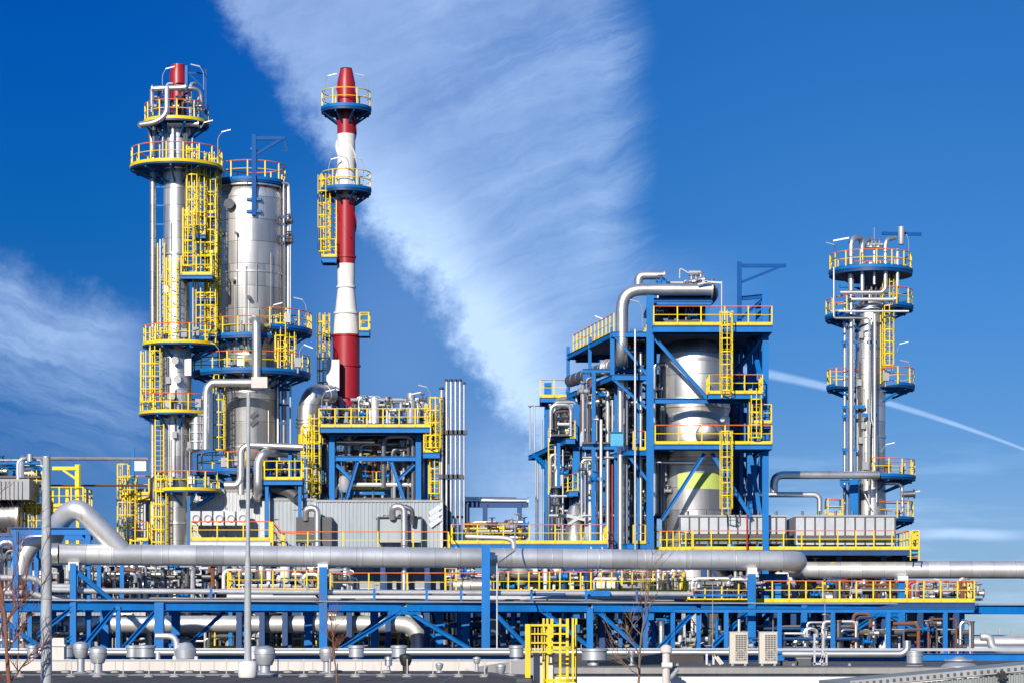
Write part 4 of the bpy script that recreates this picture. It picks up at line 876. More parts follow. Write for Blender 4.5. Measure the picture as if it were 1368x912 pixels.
for lab,a,b in (('left of two grey louvred air coolers, below the reactor','908','1050'),('right of two grey louvred air coolers, at the foot of the right column','1062','1196')):
    a,b=float(a),float(b); x0,x1=wx(a,Y+2),wx(b,Y+2); zt=wz(689,Y+2)
    T=thing('air_cooler',lab,'air cooler',((x0+x1)/2,Y+5,zc))
    yo=0.
    if a<950:   # the left cooler is shallow where the reactor stands behind it
        yo=-1.62; x0,x1=wx(a,Y+.4),wx(b,Y+.4); zt=wz(689,Y+.4); xm=wx(990,Y+.4)
        obj('housing',MB().box(((x0+xm)/2,Y+.83,(zc+.35+zt)/2),xm-x0,.7,zt-zc-.35).box(((xm+x1)/2,Y+3.6,(zc+.35+zt)/2),x1-xm,6.2,zt-zc-.35),'zinc',T)
    else: obj('housing',MB().box(((x0+x1)/2,Y+5.2,(zc+.35+zt)/2),x1-x0,6.2,zt-zc-.35),'zinc',T)
    Y_=Y; Y=Y+yo
    m=MB(); k=int((x1-x0)/.55)
    for i in range(k+1): m.box((x0+(x1-x0)*i/k,Y+2.07,(zc+.35+zt)/2),.08,.1,zt-zc-.4)
    obj('housing_rib',m,'grey_dark',T)
    obj('rim',MB().bar((x0-.1,Y+2.05,zt+.03),(x1+.1,Y+2.05,zt+.03),.12,.1),'grey',T); obj('header_box',MB().box(((x0+x1)/2,Y+1.9,zc+.75),(x1-x0)*.96,.18,.3),'grey_dark',T)
    for i in range(6): obj('nozzle',MB().tube([V((x0+(x1-x0)*(i+.5)/6,Y+2.5,zt)),V((x0+(x1-x0)*(i+.5)/6,Y+2.5,zt+.35))],.08,8),'steel_dark',T)
    for i in range(1 if a<950 else 2):
        xc=x0+(x1-x0)*(i+.5)/2 if a>950 else wx(1024,Y); obj('fan_shroud',MB().lathe((xc,Y+5,zc-1.3),[(1.5,0),(1.6,.1),(1.6,.8),(1.9,1.3)],30),'clad_dark',T)
    for i in range(5): obj('stanchion',MB().box((x0+.2+(x1-x0-.4)*i/4,Y+2.2,zc+.17),.14,.14,.36),'blue',T)
    Y=Y_
T=thing('fire_pipe','thin dark red pipe rising beside the left air cooler','pipe',W(998,790,Y-.2)); run(T,[(998,790,Y-.25),(998,686,Y-.25)],.05,'redpipe','pipe_run')
manifold('cooler_piping','maze of pipes and white struts under the cooler deck','piping skid',905,1060,740,803,Y+1,Y+8,41,36,8,10,4)
manifold('cooler_piping','maze of dark pipes and drums under the right end of the cooler deck','piping skid',1060,1215,745,803,Y+1,Y+8,42,34,8,10,4,mats=['steel_dark','grey_dark','steel','rust','zinc'])
# ================================================================ THE PIPE RACK
Yr=lambda px:119.2+.0101*px
RA=lambda px,py,o=0.: W(px,py,Yr(px)+o)
T=thing('pipe_rack','long low blue steel pipe rack running across the whole plant front','pipe rack',(0,Yr(684),0))
hb=(HZ-809)*Yr(213)/F+CZ     # level of the long beam
def rk(px,o=0.,h=0.): return V(((px-CX)*(Yr(px)+o)/F,Yr(px)+o,hb+h))
xs=[-40,98,213,432,540,649,788,862,933,1004,1074,1180,1283,1420]
for a,b in zip(xs[:-1],xs[1:]):
    for o in (0.,6.): obj('long_beam',MB().hbar(rk(a,o)+V((.14,0,0)),rk(b,o)-V((.14,0,0)),.26,.42),'blue',T)
    obj('walk_edge',MB().bar(rk(a,-.1,.27),rk(b,-.1,.27),.3,.06),'zinc',T)
cols=[(21,707,.26),(98,752,.3),(158,812,.22),(213,804,.45),(432,757,.4),(649,727,.42),(788,812,.32),(862,812,.26),(933,812,.22),(1004,766,.4),(1074,808,.32),(1204,776,.36),(1283,806,.4)]
for px,pt,w in cols:
    t=RA(px,pt,.0 if px!=649 else -.75); t.z=max(t.z,hb); b=V((t.x,t.y,0))
    obj('column',MB().hbar(b,t,w,w*.9,up=V((0,1,0))),'blue',T)
for px in (60,140,235,330,412,500,587,622,700,728,815,905,1038,1120,1177,1240,1275):
    t=rk(px,6.); obj('column',MB().hbar(V((t.x,t.y,0)),t,.42,.36,up=V((0,1,0))),'blue',T)
for px in xs[1:-1]: obj('cross_beam',MB().hbar(rk(px,.15),rk(px,5.85),.22,.36),'blue',T)
for px in (155,275,330,380,480,587,700,750,825,900,970,1040,1130,1240): obj('cross_beam',MB().hbar(rk(px,.15,-.02),rk(px,5.85,-.02),.18,.3),'blue',T)
def rb(a,b,w=.26,mat='blue',o=0.): obj('brace',MB().hbar(RA(*a,o),RA(*b,o),w,w*.8),mat,T)
for a,b in (((102,763),(150,802)),((97,811),(50,848)),((154,812),(112,862)),((212,812),(162,868)),((536,816),(452,868)),((544,816),(630,868)),((660,818),(704,864)),((722,814),(790,866)),((798,816),(858,870)),((927,816),(876,870)),((1000,816),(940,874)),((1176,818),(1092,873)),((1184,818),(1283,878)),((0,826),(60,868)),((60,868),(98,850))): rb(a,b)
for a,b in (((520,816),(450,872)),((546,816),(600,872)),((700,816),(760,872)),((850,816),(905,872)),((1030,816),(975,872)),((1120,816),(1180,872)),((300,816),(240,872)),((150,816),(90,872))): rb(a,b,.24,'blue',6.)
obj('gusset',MB().bar(RA(518,815,-.05),RA(562,815,-.05),.1,.4),'blue',T); obj('gusset',MB().bar(RA(1160,818,-.05),RA(1202,818,-.05),.1,.4),'blue',T)
beam((14,709,121.2),(124,709,121.2),.3,.36); beam((24,716,126),(124,716,126),.3,.36); colm(118,121.2,705,w=.26); colm(40,126,714,w=.22)
for px in (58,112): obj('cross_beam',MB().hbar(W(px,711,121.4),W(px,711,126),.2,.3),'blue',T)
for px,pt in ((1038,770),): 
    t=RA(px,pt,2.); obj('column',MB().hbar(V((t.x,t.y,hb)),t,.4,.4,up=V((0,1,0))),'blue',T); obj('beam',MB().hbar(RA(1014,771,2.),RA(1052,771,2.),.3,.4),'blue',T)
for px in (282,500,570,616,710,783,851): obj('stub',MB().box(rk(px,-.05,.62),.12,.12,.6),'blue',T)
obj('blue_tray',MB().box(rk(755,1.,.75),4.6,.5,.28),'blue',T); obj('blue_tray',MB().box(rk(560,2.2,.7),15,.5,.12),'blue_dark',T); obj('blue_tray',MB().box(rk(870,2.2,.7),10,.5,.12),'blue',T)
rb((395,772),(440,809),.12,'zinc',1.)
# blue tray right of the plant
# the big main
hm=(HZ-739)*Yr(80)/F+CZ; rm=.52
mp=lambda px,o=.75: V(((px-CX)*(Yr(px)+o)/F,Yr(px)+o,hm))
a=mp(78); e=mp(1050); Y2=147.; e2=V((e.x+.9,e.y+2.2,hm)); f0=V((wx(1076,Y2),Y2,hm)); f1=V((wx(1480,Y2),Y2,hm))
T=thing('main_pipe','huge silver main pipe crossing the whole plant front and jogging back at the right','pipe',V((0,e.y,hm-rm)))
P=[a,e,V((wx(1072,e.y+1.),e.y+1.2,hm)),V((wx(1064,Y2-3),Y2-1.5,hm)),V((wx(1082,Y2),Y2,hm)),f1]
P=[a,V((wx(1066,e.y),e.y+.1,hm)),V((wx(1056,Y2),Y2,hm)),f1]
obj('pipe_run',MB().tube(*banded(rnd(P,1.1,10),rm,2.6,.06,.016),36),'main_jacket',T)
obj('flange',MB().tube([a-V((.45,0,0)),a+V((.05,0,0))],rm*1.08,30),'steel',T); obj('flange',MB().tube([a-V((.6,0,0)),a-V((.47,0,0))],rm*1.3,30),'zinc',T)
br=[mp(165)+V((-.2,0,.1)),W(112,690,121.),W(98,681,121.4),W(84,692,121.9),W(66,716,122.6)]
obj('branch',MB().tube(rnd([mp(168),W(104,676,120.8),W(82,690,121.6),W(70,720,122.6)],1.,8),.5,28),'steel_pale',T)
obj('branch',MB().tube(rnd([W(70,716,122.6),W(44,722,122.6),W(28,748,122.6),W(24,776,122.4)],.9,8),.46,28),'steel_pale',T)
for px in (100,432,657,1004): 
    c=mp(px,.45); obj('shoe',MB().box(c-V((0,.0,rm+.08)),.5,.8,.42),'white',T)
c=V((wx(1204,Y2),Y2-.3,hm)); obj('shoe',MB().box(c-V((0,0,rm+.1)),.6,.8,.45),'white',T); obj('shoe',MB().box(V((wx(1038,140),137.5,hm-rm-.1)),.7,.6,.4),'white',T)
T=thing('pipe_stand','blue steel post under the rear stretch of the huge main pipe','steel post',(wx(1204,Y2),Y2,0)); colm(1204,Y2-.3,778,w=.36)
# grey rails on the rack
pipe('rack_pipe','silver pipe running level on the rack just above the long blue beam','pipe',[rk(60,.6,.95),rk(96,.6,.95),rk(104,.6,.74),rk(690,.6,.74),rk(694,.6,.74),rk(925,.6,.74)],.14,'steel_pale',rad=.3,n=14,step=2.9)
pipe('rack_pipe','pair of silver pipe bends entering the rack from behind the tall grey mast, upper one','pipe',[rk(-20,.3,1.35),rk(48,.3,1.35),rk(66,.3,.78),rk(94,.3,.78)],.15,'steel_pale',rad=.5); 
pipe('rack_pipe','silver pipe bend entering the rack behind the tall grey mast, below another','pipe',[rk(-20,.9,.62),rk(44,.9,.62),rk(58,.9,.4),rk(90,.9,.4)],.15,'steel_pale',rad=.5)
hl=CZ+(HZ-833)*134.3/F
pipe('rear_main','fat silver pipe lying low behind the rack with its right end bent down','pipe',[V((wx(40,134.3),134.3,hl)),V((wx(560,134.3),134.3,hl)),V((wx(560,134.3),134.3,0))],.46,'steel_pale',rad=1.1,n=24,step=2.4)
pipe('rear_main','fat silver pipe lying low behind the right half of the rack','pipe',[V((wx(600,133),133,6.35)),V((wx(900,133),133,6.35))],.3,'steel_pale',n=20)
for k,(a_,b_,o,h,r,m_) in enumerate(((-30,1300,2.6,.32,.1,'steel_dark'),(200,900,3.2,.36,.13,'grey'),(120,760,3.9,.34,.11,'steel'),(300,1250,4.5,.36,.12,'steel_dark'),(500,1270,5.2,.33,.1,'rust'))):
    lab=['thin dark pipe on the front rack deck','grey pipe lying second from the front on the rack','thin silver pipe lying in the middle of the rack','dark pipe lying near the back of the rack','rusty pipe lying at the back edge of the rack'][k]
    pipe('rack_pipe',lab,'pipe',[rk(a_,o,h),rk(b_,o,h)],r,m_,'pipes lying on the rack')
# ================================================================ LOW DECKS between rack and units
def low_deck(name,lab,px0,px1,pyd,Y0,depth,cols_=4,top='orange',sides='flr',toe='yellow',sp=1.0,fas='zinc',thick=.28):
    global T
    T=thing(name,lab,'deck',(wx((px0+px1)/2,Y0),Y0+depth/2,0)); zz=wz(pyd,Y0)
    deck(T,wx(px0,Y0),wx(px1,Y0),Y0,Y0+depth,zz,sides,deckm='concrete',fas=fas,top=top,toe=toe,sp=sp,thick=thick)
    for i in range(cols_):
        x=wx(px0,Y0)+(wx(px1,Y0)-wx(px0,Y0))*(i+.5)/cols_
        for yy in (Y0+.4,Y0+depth-.4): obj('column',MB().hbar(V((x,yy,0)),V((x,yy,zz-.36)),.3,.28,up=V((0,1,0))),'blue_dark',T)
low_deck('lower_deck','low yellow railed deck behind the thin lamp pole',303,426,789,133,3.2,sp=.6)
low_deck('lower_deck','low deck with thin orange rail in front of the ribbed shed',440,648,792,133,8,sp=2,toe=None)
low_deck('lower_deck','long low yellow railed deck under the middle of the main pipe',650,915,791,131.8,4,6,sp=.55)
low_deck('lower_deck','broad low yellow railed deck under the right end of the main pipe',918,1303,803,131,13,8,sp=.9,fas='blue_dark',thick=.4)
low_deck('ground_walkway','lowest orange railed walkway behind the fat rear pipe, left part',280,420,866,136,2,3,sp=1.6)
low_deck('ground_walkway','lowest yellow walkway packed with posts near the bent end of the rear pipe',425,560,866,136,2.5,3,sp=.55)
low_deck('upper_walkway','orange and yellow railed walkway under the white fan units',254,361,721,144.5,2.5,3,sp=1.6)
low_deck('upper_walkway','walkway with thin yellow rail in front of the ribbed sheds',363,600,735,143.,2.6,4,sp=2.1,toe=None)
low_deck('upper_walkway','blue edged walkway with thin yellow rail between sheds and right block',602,812,725,145,9,4,sp=1.6,fas='blue',toe='yellow',thick=.35)
T=thing('step_rail','sloping orange stair rail at the end of the upper walkway','railing',W(350,730,144)); obj('top_rail',MB().tube([W(361,697,144.4),W(368,700,144.2),W(377,711,144),W(420,713,143.9)],.04,6),'orange',T)
for px,pa,pb in ((363,698,722),(378,711,738)): obj('railing_post',MB().box(W(px,(pa+pb)/2,144.2),.2,.1,1.2),'yellow',T)
for lab,px,Yy,pb,pt in (('yellow caged ladder under the narrow clad stair tower',183,144,800,740),('yellow ladder hanging below the main pipe by the tall vent bundle',602,134,792,752),('yellow ladder below the main pipe left of the reactor frame',797,134,792,752),('yellow ladder below the main pipe right of the thin bright riser',872,134,792,756)):
    T=thing('access_ladder',lab,'ladder',W(px,pb,Yy)); ladder(T,W(px,pb,Yy),wz(pt,Yy),w=.6,cage=px<200,cage_from=.4)
# little horizontal drum under the walkway (mid), bright bits
manifold('pump_row','small grey pumps and rust brown pipes behind the low deck by the lamp pole','pump skid',300,428,752,789,134,136,51,26,6,6,2,mats=['steel_pale','rust','grey','white','steel'])
manifold('pump_row','silver exchangers and pipes behind the thin orange rail','pump skid',430,470,757,792,135,140,52,14,5,4,1,mats=['steel_pale','grey','white','steel','zinc'])
manifold('pump_row','pipes and upright drums between the ribbed shed and the yellow ladder','pump skid',596,648,757,792,135,140,53,14,5,4,1)
manifold('pump_row','dark pumps and pipes below the main pipe left of the reactor','pump skid',655,790,756,792,133,136,54,28,7,7,3,mats=['steel_dark','grey_dark','blue_dark','steel','white','yellow'])
manifold('pump_row','silver vertical pipes below the reactor frame','pump skid',800,915,752,792,133,136,55,26,5,5,2,mats=['steel','steel_pale','steel_dark','zinc'])
manifold('pump_row','pipes, red lines and pumps crowding the right low deck','pump skid',1215,1295,776,803,133,141,56,26,6,7,2,mats=['redpipe','steel_dark','steel','grey','rust'])
manifold('pump_row','struts, pumps and pipes on the left half of the broad low deck','pump skid',925,1060,770,803,133,139,57,34,6,7,3,mats=['steel','steel_pale','grey','steel_dark','rust','zinc'])
manifold('pump_row','struts, pumps and pipes on the right half of the broad low deck','pump skid',1065,1200,776,803,133,139,58,30,6,7,3,mats=['steel_dark','grey_dark','steel','white','rust','yellow'])
manifold('left_skid','rust and silver pipes at the foot of the slender column','pump skid',190,300,745,805,141,146,59,22,6,6,1,mats=['rust','steel','grey','steel_dark','zinc'])
manifold('left_skid','pipes and blue steel below the left branch of the main pipe','pump skid',100,190,745,805,134,140,60,22,7,6,2,frame_=3)
manifold('left_skid','tangle of pipes at the far left under the blue cross beam','pump skid',-10,95,725,805,128,136,61,24,8,6,3,frame_=2)
# below the rack
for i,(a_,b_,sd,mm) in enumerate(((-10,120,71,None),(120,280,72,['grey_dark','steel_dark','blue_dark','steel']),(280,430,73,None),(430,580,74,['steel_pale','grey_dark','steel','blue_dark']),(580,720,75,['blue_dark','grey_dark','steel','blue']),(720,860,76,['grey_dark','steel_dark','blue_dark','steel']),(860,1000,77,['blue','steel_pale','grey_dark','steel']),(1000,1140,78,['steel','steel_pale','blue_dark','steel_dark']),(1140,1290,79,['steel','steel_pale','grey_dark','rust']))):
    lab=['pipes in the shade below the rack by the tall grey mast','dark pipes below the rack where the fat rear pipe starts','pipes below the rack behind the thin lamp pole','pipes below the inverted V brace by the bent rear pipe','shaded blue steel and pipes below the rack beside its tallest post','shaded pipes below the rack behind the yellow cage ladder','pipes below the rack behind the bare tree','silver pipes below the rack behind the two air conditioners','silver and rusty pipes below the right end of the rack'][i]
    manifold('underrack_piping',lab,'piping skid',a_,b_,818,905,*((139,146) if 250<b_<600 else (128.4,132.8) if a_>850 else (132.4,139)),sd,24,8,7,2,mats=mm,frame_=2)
# ================================================================ LEFT EDGE UNIT
T=thing('left_unit_frame','yellow scaffold like tower with a yellow jib beside the tall grey mast','steel frame',W(75,720,140))
deck(T,wx(30,140),wx(112,140),140,143,wz(676,140),'flr',sp=.7,deckm='grey_dark',fas='yellow',top='yellow')
for px,pt in ((36,650),(47,646),(58,655),(90,650),(104,620),(70,655)): obj('column',MB().bar(W(px,735,140.3),W(px,pt,140.3),.18),'yellow',T)
obj('jib',MB().bar(W(70,625,140.3),W(106,625,140.3),.16,.2),'yellow',T); obj('arm_brace',MB().bar(W(84,627,140.3),W(103,640,140.3),.12),'yellow',T); obj('jib_post',MB().bar(W(104,620,140.4),W(104,690,140.4),.3,.2),'yellow',T)
ladder(T,W(41,720,139.8),wz(655,139.8),cage_from=.3); ladder(T,W(52,720,139.8),wz(650,139.8),cage_from=.3)
T=thing('left_exchanger','grey drum and weathered cooler box at the far left edge','cooler',W(15,735,138))
obj('housing',MB().box(W(8,655,139),3.2,3,1.15),'grey',T); m=MB()
for k in range(9): m.bar(W(-16+k*5.6,642,137.45),W(-16+k*5.6,667,137.45),.07)
obj('housing_rib',m,'grey',T); obj('drum',MB().tube([W(-10,690,139),W(24,690,139)],.9,24),'clad_dark',T); obj('drum_end',MB().tube([W(24,690,139),W(28,690,139),W(30,690,139)],[.95,.95,.3],24),'steel',T)
for px in (-5,12,25): obj('leg',MB().bar(W(px,740,138.4),W(px,667,138.4),.16),'grey_dark',T)
pipe('long_line','thin silver pipe spanning from the left edge to the slender column','pipe',[(24,690,139),(24,617,139),(30,612,139),(196,613,146)],.11,'steel_pale',rad=.4)
pipe('long_line','thin orange brown pipe spanning below the thin silver one at the left','pipe',[(30,648,142),(196,648,146)],.06,'rust')
pipe('vent_pipe','short capped vent rising above the left end of the thin silver pipe','pipe',[(40,616,139),(40,606,139)],.16,'zinc')
manifold('left_piping','blue and silver pipes by the cooler box at the far left edge','piping skid',-20,60,608,640,139,142,81,10,5,3,1,mats=['blue','steel','zinc'])
T=thing('yellow_stair_tower','yellow caged access tower beside the narrow white clad stair tower','ladder tower',W(172,745,147)); 
deck(T,wx(160,147),wx(200,147),147.,147.35,wz(660,147),'flr',sp=.7,fas='yellow'); ladder(T,W(166,745,146.8),wz(640,146.8),cage_from=.3); ladder(T,W(176,745,146.9),wz(655,146.9),cage_from=.3); deck(T,wx(165,147),wx(200,147),146.4,147.3,wz(722,147),'flr',sp=.6)
obj('mast',MB().bar(W(178,700,148),W(178,597,148),.16),'blue',T); obj('sign_box',MB().box(W(188,622,148),.7,.3,.6),'white',T)
# ================================================================ gap between furnace and right block
T=thing('pipe_bridge','dark blue elevated pipe bridge end in the gap between furnace and right block','pipe bridge',(wx(665,152),152,0))
for px in (624,648,694): colm(px,152,672,w=.3,mat='blue_dark')
beam((618,673,152),(704,673,152),.25,.4,'blue_dark'); beam((618,673,155),(704,673,155),.25,.4,'blue_dark')
pipe('bridge_pipe','silver pipe with a capped right end lying on the elevated bridge','pipe',[(620,668,152.5),(706,670,152.5)],.22,'steel',flange=1); pipe('bridge_pipe','dark pipe behind the capped silver one on the elevated bridge','pipe',[(620,667,154),(690,668,154)],.2,'steel_dark')
manifold('gap_piping','rusty and silver pipes on the walkway in the gap right of the vent bundle','piping skid',622,702,695,725,146,151,91,16,8,5,1,mats=['rust','steel','steel_dark','steel_pale','yellow'])
pipe('drain_pipe','thin silver pipe kinked over the front of the main pipe by the tallest rack post','pipe',[(664,890,119),(664,752,119.6),(688,735,124.8),(688,700,126)],.04,'zinc',rad=.2)
pipe('drain_pipe','grey bent pipe crossing behind the tallest rack post','pipe',[(622,716,140),(676,718,140),(686,722,140),(688,760,140)],.14,'steel_pale',rad=.3)
for k,(px,pt,pb,Yy) in enumerate(((948,680,895,118),(1102,690,895,118))): pass
T=thing('guy_cable','thin pale vertical cable dropping in front of the reactor','cable',W(952,870,118)); obj('wire',MB().tube([W(952,870,118),W(952,780,118)],.02,5),'zinc',T)
T=thing('guy_cable','thin pale vertical cable dropping below the right end of the rack','cable',W(1102,870,118)); obj('wire',MB().tube([W(1102,870,118),W(1102,790,118)],.02,5),'zinc',T)
# ================================================================ backing buildings that close off the horizon
for k,(a_,b_,pt,Y0,m_,lab) in enumerate(((-20,190,760,176,'grey','long low grey compressor hall far left behind the pipes'),(195,430,768,174,'grey_dark','dark hall behind the foot of the slender column'),(432,640,772,176,'grey','grey hall behind the ribbed sheds'),(642,900,768,172,'blue_dark','dark blue hall behind the middle of the rack'),(905,1285,806,176,'grey_dark','low dark hall behind the broad right deck'))):
    T=clad_building('process_hall',lab,a_,b_,pt,Y0,Y0+8,m_)
    for i in range(5):
        x=wx(a_+(b_-a_)*(i+.5)/5,Y0); obj('door',MB().box((x,Y0-.1,wz(852,Y0)),1.6,.1,2.4),'grey',T)
    for i in range(6):
        x=wx(a_+(b_-a_)*(i+.3)/6,Y0); obj('roof_vent',MB().lathe((x,Y0+2,wz(pt,Y0)+.1),[(.3,0),(.3,.6),(.5,.65),(.5,.8),(0,1.)],12),'zinc',T)
T=thing('distant_pipe','rust brown pipe arch far off beyond the right end of the rack','pipe',W(1240,860,230)); run(T,[(1180,843,230),(1283,843,230),(1283,864,230)],.45,'rust','pipe_run',rad=1.)
for px,pt in ((1298,838),(1318,842),(1335,838),(1352,843)): 
    T=thing('distant_mast',{1298:'tiny far off mast nearest the rust brown pipe arch',1318:'short tiny far off mast second from the rust brown arch',1335:'tiny far off mast third from the rust brown arch',1352:'tiny far off mast at the right edge'}[px],'mast',W(px,858,400)); obj('pole',MB().bar(W(px,858,400),W(px,pt,400),.25),'grey',T); obj('arm',MB().bar(W(px-3,pt+3,400),W(px+3,pt+3,400),.2),'grey',T)
for k,(pa,pb,py,Yy,r,m_) in enumerate(((1150,1400,858,180,.5,'steel_pale'),(1240,1420,852,200,.3,'steel_pale'),(1160,1420,866,160,.3,'steel'))):
    pipe('ground_pipe',['pale pipeline lying low beyond the right end of the rack','thin pale pipeline farthest off at the right edge','silver pipeline lying lowest beyond the right rack end'][k],'pipe',[(pa,py,Yy),(pb,py,Yy)],r,m_)
pipe('ground_pipe','silver pipe with an S bend low at the right edge','pipe',[(1315,872,110),(1322,862,110),(1322,850,110),(1330,846,110)],.0+.15,'steel',rad=.4) if 0 else pipe('ground_pipe','silver pipe with a step bend low at the right edge','pipe',[(1310,850,110),(1322,850,110),(1326,866,110),(1340,868,110),(1400,868,110)],.18,'steel_pale',rad=.5)
# ================================================================ low pipe bridge in front of the rack
T=thing('low_pipe_bridge','low blue steel girder line behind the roofs, carrying a shiny pipe','pipe bridge',(0,104,0))
zg=wz(877,104)
obj('girder',MB().hbar((wx(-60,104),104,zg),(wx(1450,104),104,zg),.2,.3),'blue',T)
for px in range(0,1401,175): obj('column',MB().hbar((wx(px,104.2),104.3,0),(wx(px,104.2),104.3,zg-.16),.25,.25,up=V((0,1,0))),'blue',T)
pipe('low_pipe','shiny silver pipe running low behind the foreground roofs','pipe',[(-60,871,103.5),(1030,871,103.5)],.13,'steel',step=2.6)
pipe('low_pipe','shiny silver pipe with an upturned end, low at the right behind the roofs','pipe',[(1045,873,103.4),(1205,873,103.4),(1212,868,103.4),(1212,855,103.4)],.15,'steel',rad=.4,step=2.6)
T=thing('cable_tray','flat grey cable tray along the low blue girder','cable tray',(0,105.5,0)); obj('tray',MB().box((0,105.6,wz(867,105.6)),48,.7,.12),'zinc',T); 
for px in range(0,1401,175): obj('tray_post',MB().bar((wx(px,105.6),105.6,0),(wx(px,105.6),105.6,wz(868.2,105.6)),.12),'zinc',T)
# ================================================================ foreground roof, left
zr=6.16; yf=70.; yn=40.
xl=wx(-40,yf)-4; xr=wx(705,yf)
T=thing('flat_roof_building','low building with dark bitumen roof and pinkish white parapet','building',((xl+xr)/2,(yf+yn)/2,0))
obj('wall',MB().box(((xl+xr)/2,(yf+yn)/2,zr/2-.05),xr-xl,yf-yn,zr-.1),'plaster',T)
obj('roof',MB().box(((xl+xr)/2,(yf+yn)/2,zr-.02),xr-xl-.02,yf-yn-.02,.06),'bitumen',T)
obj('parapet',MB().box(((xl+xr)/2,yf-.15,zr+.15),xr-xl,.3,.3),'plaster',T)
obj('coping',MB().box(((xl+xr)/2,yf-.15,zr+.315),xr-xl+.1,.38,.03),'zinc',T)
rise=MB(); A=W(636,890,68);B=W(716,877,61)
rise.add([(A.x,A.y,zr),(B.x,B.y,zr),(B.x,B.y,B.z),(A.x,A.y,A.z),(A.x+.05,A.y+.3,zr),(B.x+.2,B.y+.3,zr),(B.x+.2,B.y+.3,B.z),(A.x+.05,A.y+.3,A.z)],[(0,1,2,3),(4,7,6,5),(3,2,6,7),(0,4,5,1),(0,3,7,4),(1,5,6,2)])
obj('sloped_parapet',rise,'plaster',T)
obj('roof_curb',MB().bar(V((wx(640,62),62,zr+.03)),V((wx(700,50),50,zr+.03)),.3,.1),'grey_dark',T)
# lightning rods on little blocks
for row,(Yy,off,st) in enumerate(((57.5,-8,34.5),(65.,22,33.))):
    k=0
    while off+st*k<690:
        px=off+st*k; k+=1
        if row and px>520: break
        p=V((wx(px,Yy),Yy,zr+.01))
        r_=obj('lightning_rod',MB().tube([p,p+UP*(.42 if row==0 else .3)],.014,5),'beige',T)
        obj('rod_block',MB().lathe(p,[(.0,0),(.13,0),(.11,.07),(.0,.08)],10),'concrete',r_)
for k in range(22): obj('roof_seam',MB().box((xl+1.+k*(xr-xl-2)/21,(yf+yn)/2-.2,zr+.012),.1,yf-yn-.8,.006),'grey_dark' if k%3 else 'bitumen',T)
obj('membrane_patch',MB().box((wx(560,58),60,zr+.016),1.6,4,.006),'grey_dark',T); obj('membrane_patch',MB().box((wx(230,60),61,zr+.016),2.4,3,.006),'concrete',T)
# flat wire on blocks
obj('earth_wire',MB().tube([V((wx(-20,57.4),57.4,zr+.06)),V((wx(690,57.4),57.4,zr+.06))],.008,4),'grey',T)
def mush(px,py,Yy,lab,r=.2,mat='zinc',hh=.45,cat='roof vent',zb=None,shape=0):
    zb=zr if zb is None else zb
    zt=wz(py,Yy); T=thing('roof_vent',lab,cat,(wx(px,Yy),Yy,zb)); x=wx(px,Yy)
    obj('pipe_stub',MB().lathe((x,Yy,zb),[(r*1.1,0),(r*1.0,.03),(r*.5,.06),(r*.5,zt-zb-hh*.4)],16),mat,T)
    if shape==0: pr=[(r*.5,-hh),(r*.72,-hh*.95),(r*.98,-hh*.6),(r*1.02,-hh*.2),(r*.95,-hh*.15),(r*.6,-.02),(0,0)]
    elif shape==1: pr=[(r*.9,-hh),(r,-hh),(r,-hh*.15),(r*1.05,-hh*.15),(r*1.05,-hh*.05),(0,0)]
    else: pr=[(r*1.3,-hh),(r*1.3,-hh*.9),(r*.4,-hh*.15),(r*.25,0),(0,0)]
    obj('vent_cap',MB().lathe((x,Yy,zt),pr,20),mat,T); 
    obj('vent_band',MB().lathe((x,Yy,zt-hh*.45),[(r*1.,0),(r*1.06,.01),(r*1.06,.05),(r*1.,.06)],20),mat,T)
mush(108,856,64,'tall grey mushroom vent on the dark roof just right of the thick grey mast',.2)
mush(131,862,62,'second grey mushroom vent from the thick grey mast, slightly lower',.22)
mush(354,862,62,'large grey mushroom vent right of the thin lamp pole',.26,hh=.5)
mush(340,862,66,'grey vent half hidden behind the thin lamp pole',.22,hh=.35,shape=1)
mush(437,863,64,'pale grey vent in front of the rack post left of the inverted V brace',.2,hh=.4)
mush(542,872,60,'dark black round vent on the dark roof',.15,'black',.3)
mush(519,876,66,'small bright pipe vent left of the black round vent',.1,'steel',.25,shape=1)
mush(587,884,66,'small pale capped vent right of the black round vent',.1,'zinc',.2)
mush(637,876,66,'white capped pipe vent near the rising parapet',.1,'zinc',.2)
mush(669,885,60,'pale short vent in front of the rising white parapet',.12,'zinc',.25)
for k,(px,w_,lab) in enumerate(((44,.22,'small round galvanised vent drum left of the thick mast'),(90,.24,'round galvanised vent drum by the tallest grey mushroom vent'),(178,.28,'shallow galvanised vent drum left of the bent white pipe'),(194,.38,'broad galvanised vent drum beside the bent white pipe'),(533,.3,'broad galvanised vent drum behind the black round vent'),(476,.3,'galvanised vent drum right of the bare bush'),(690,.28,'galvanised vent drum left of the yellow cage ladder'),(794,.5,'wide galvanised vent drum right of the yellow cage ladder'))):
    Yy=88.; T=thing('vent_drum',lab,'roof vent',(wx(px,Yy),Yy,0)); x=wx(px,Yy)
    zt=wz(862 if px!=794 else 866,Yy)
    obj('drum',MB().lathe((x,Yy,zt),[(w_*.9,-.4),(w_*.9,-.1),(w_,-.08),(w_,0),(w_*.85,.02),(0,.03)],20),'zinc',T); obj('pipe_stub',MB().lathe((x,Yy,0),[(w_*.5,0),(w_*.5,zt-.4)],12),'zinc',T)
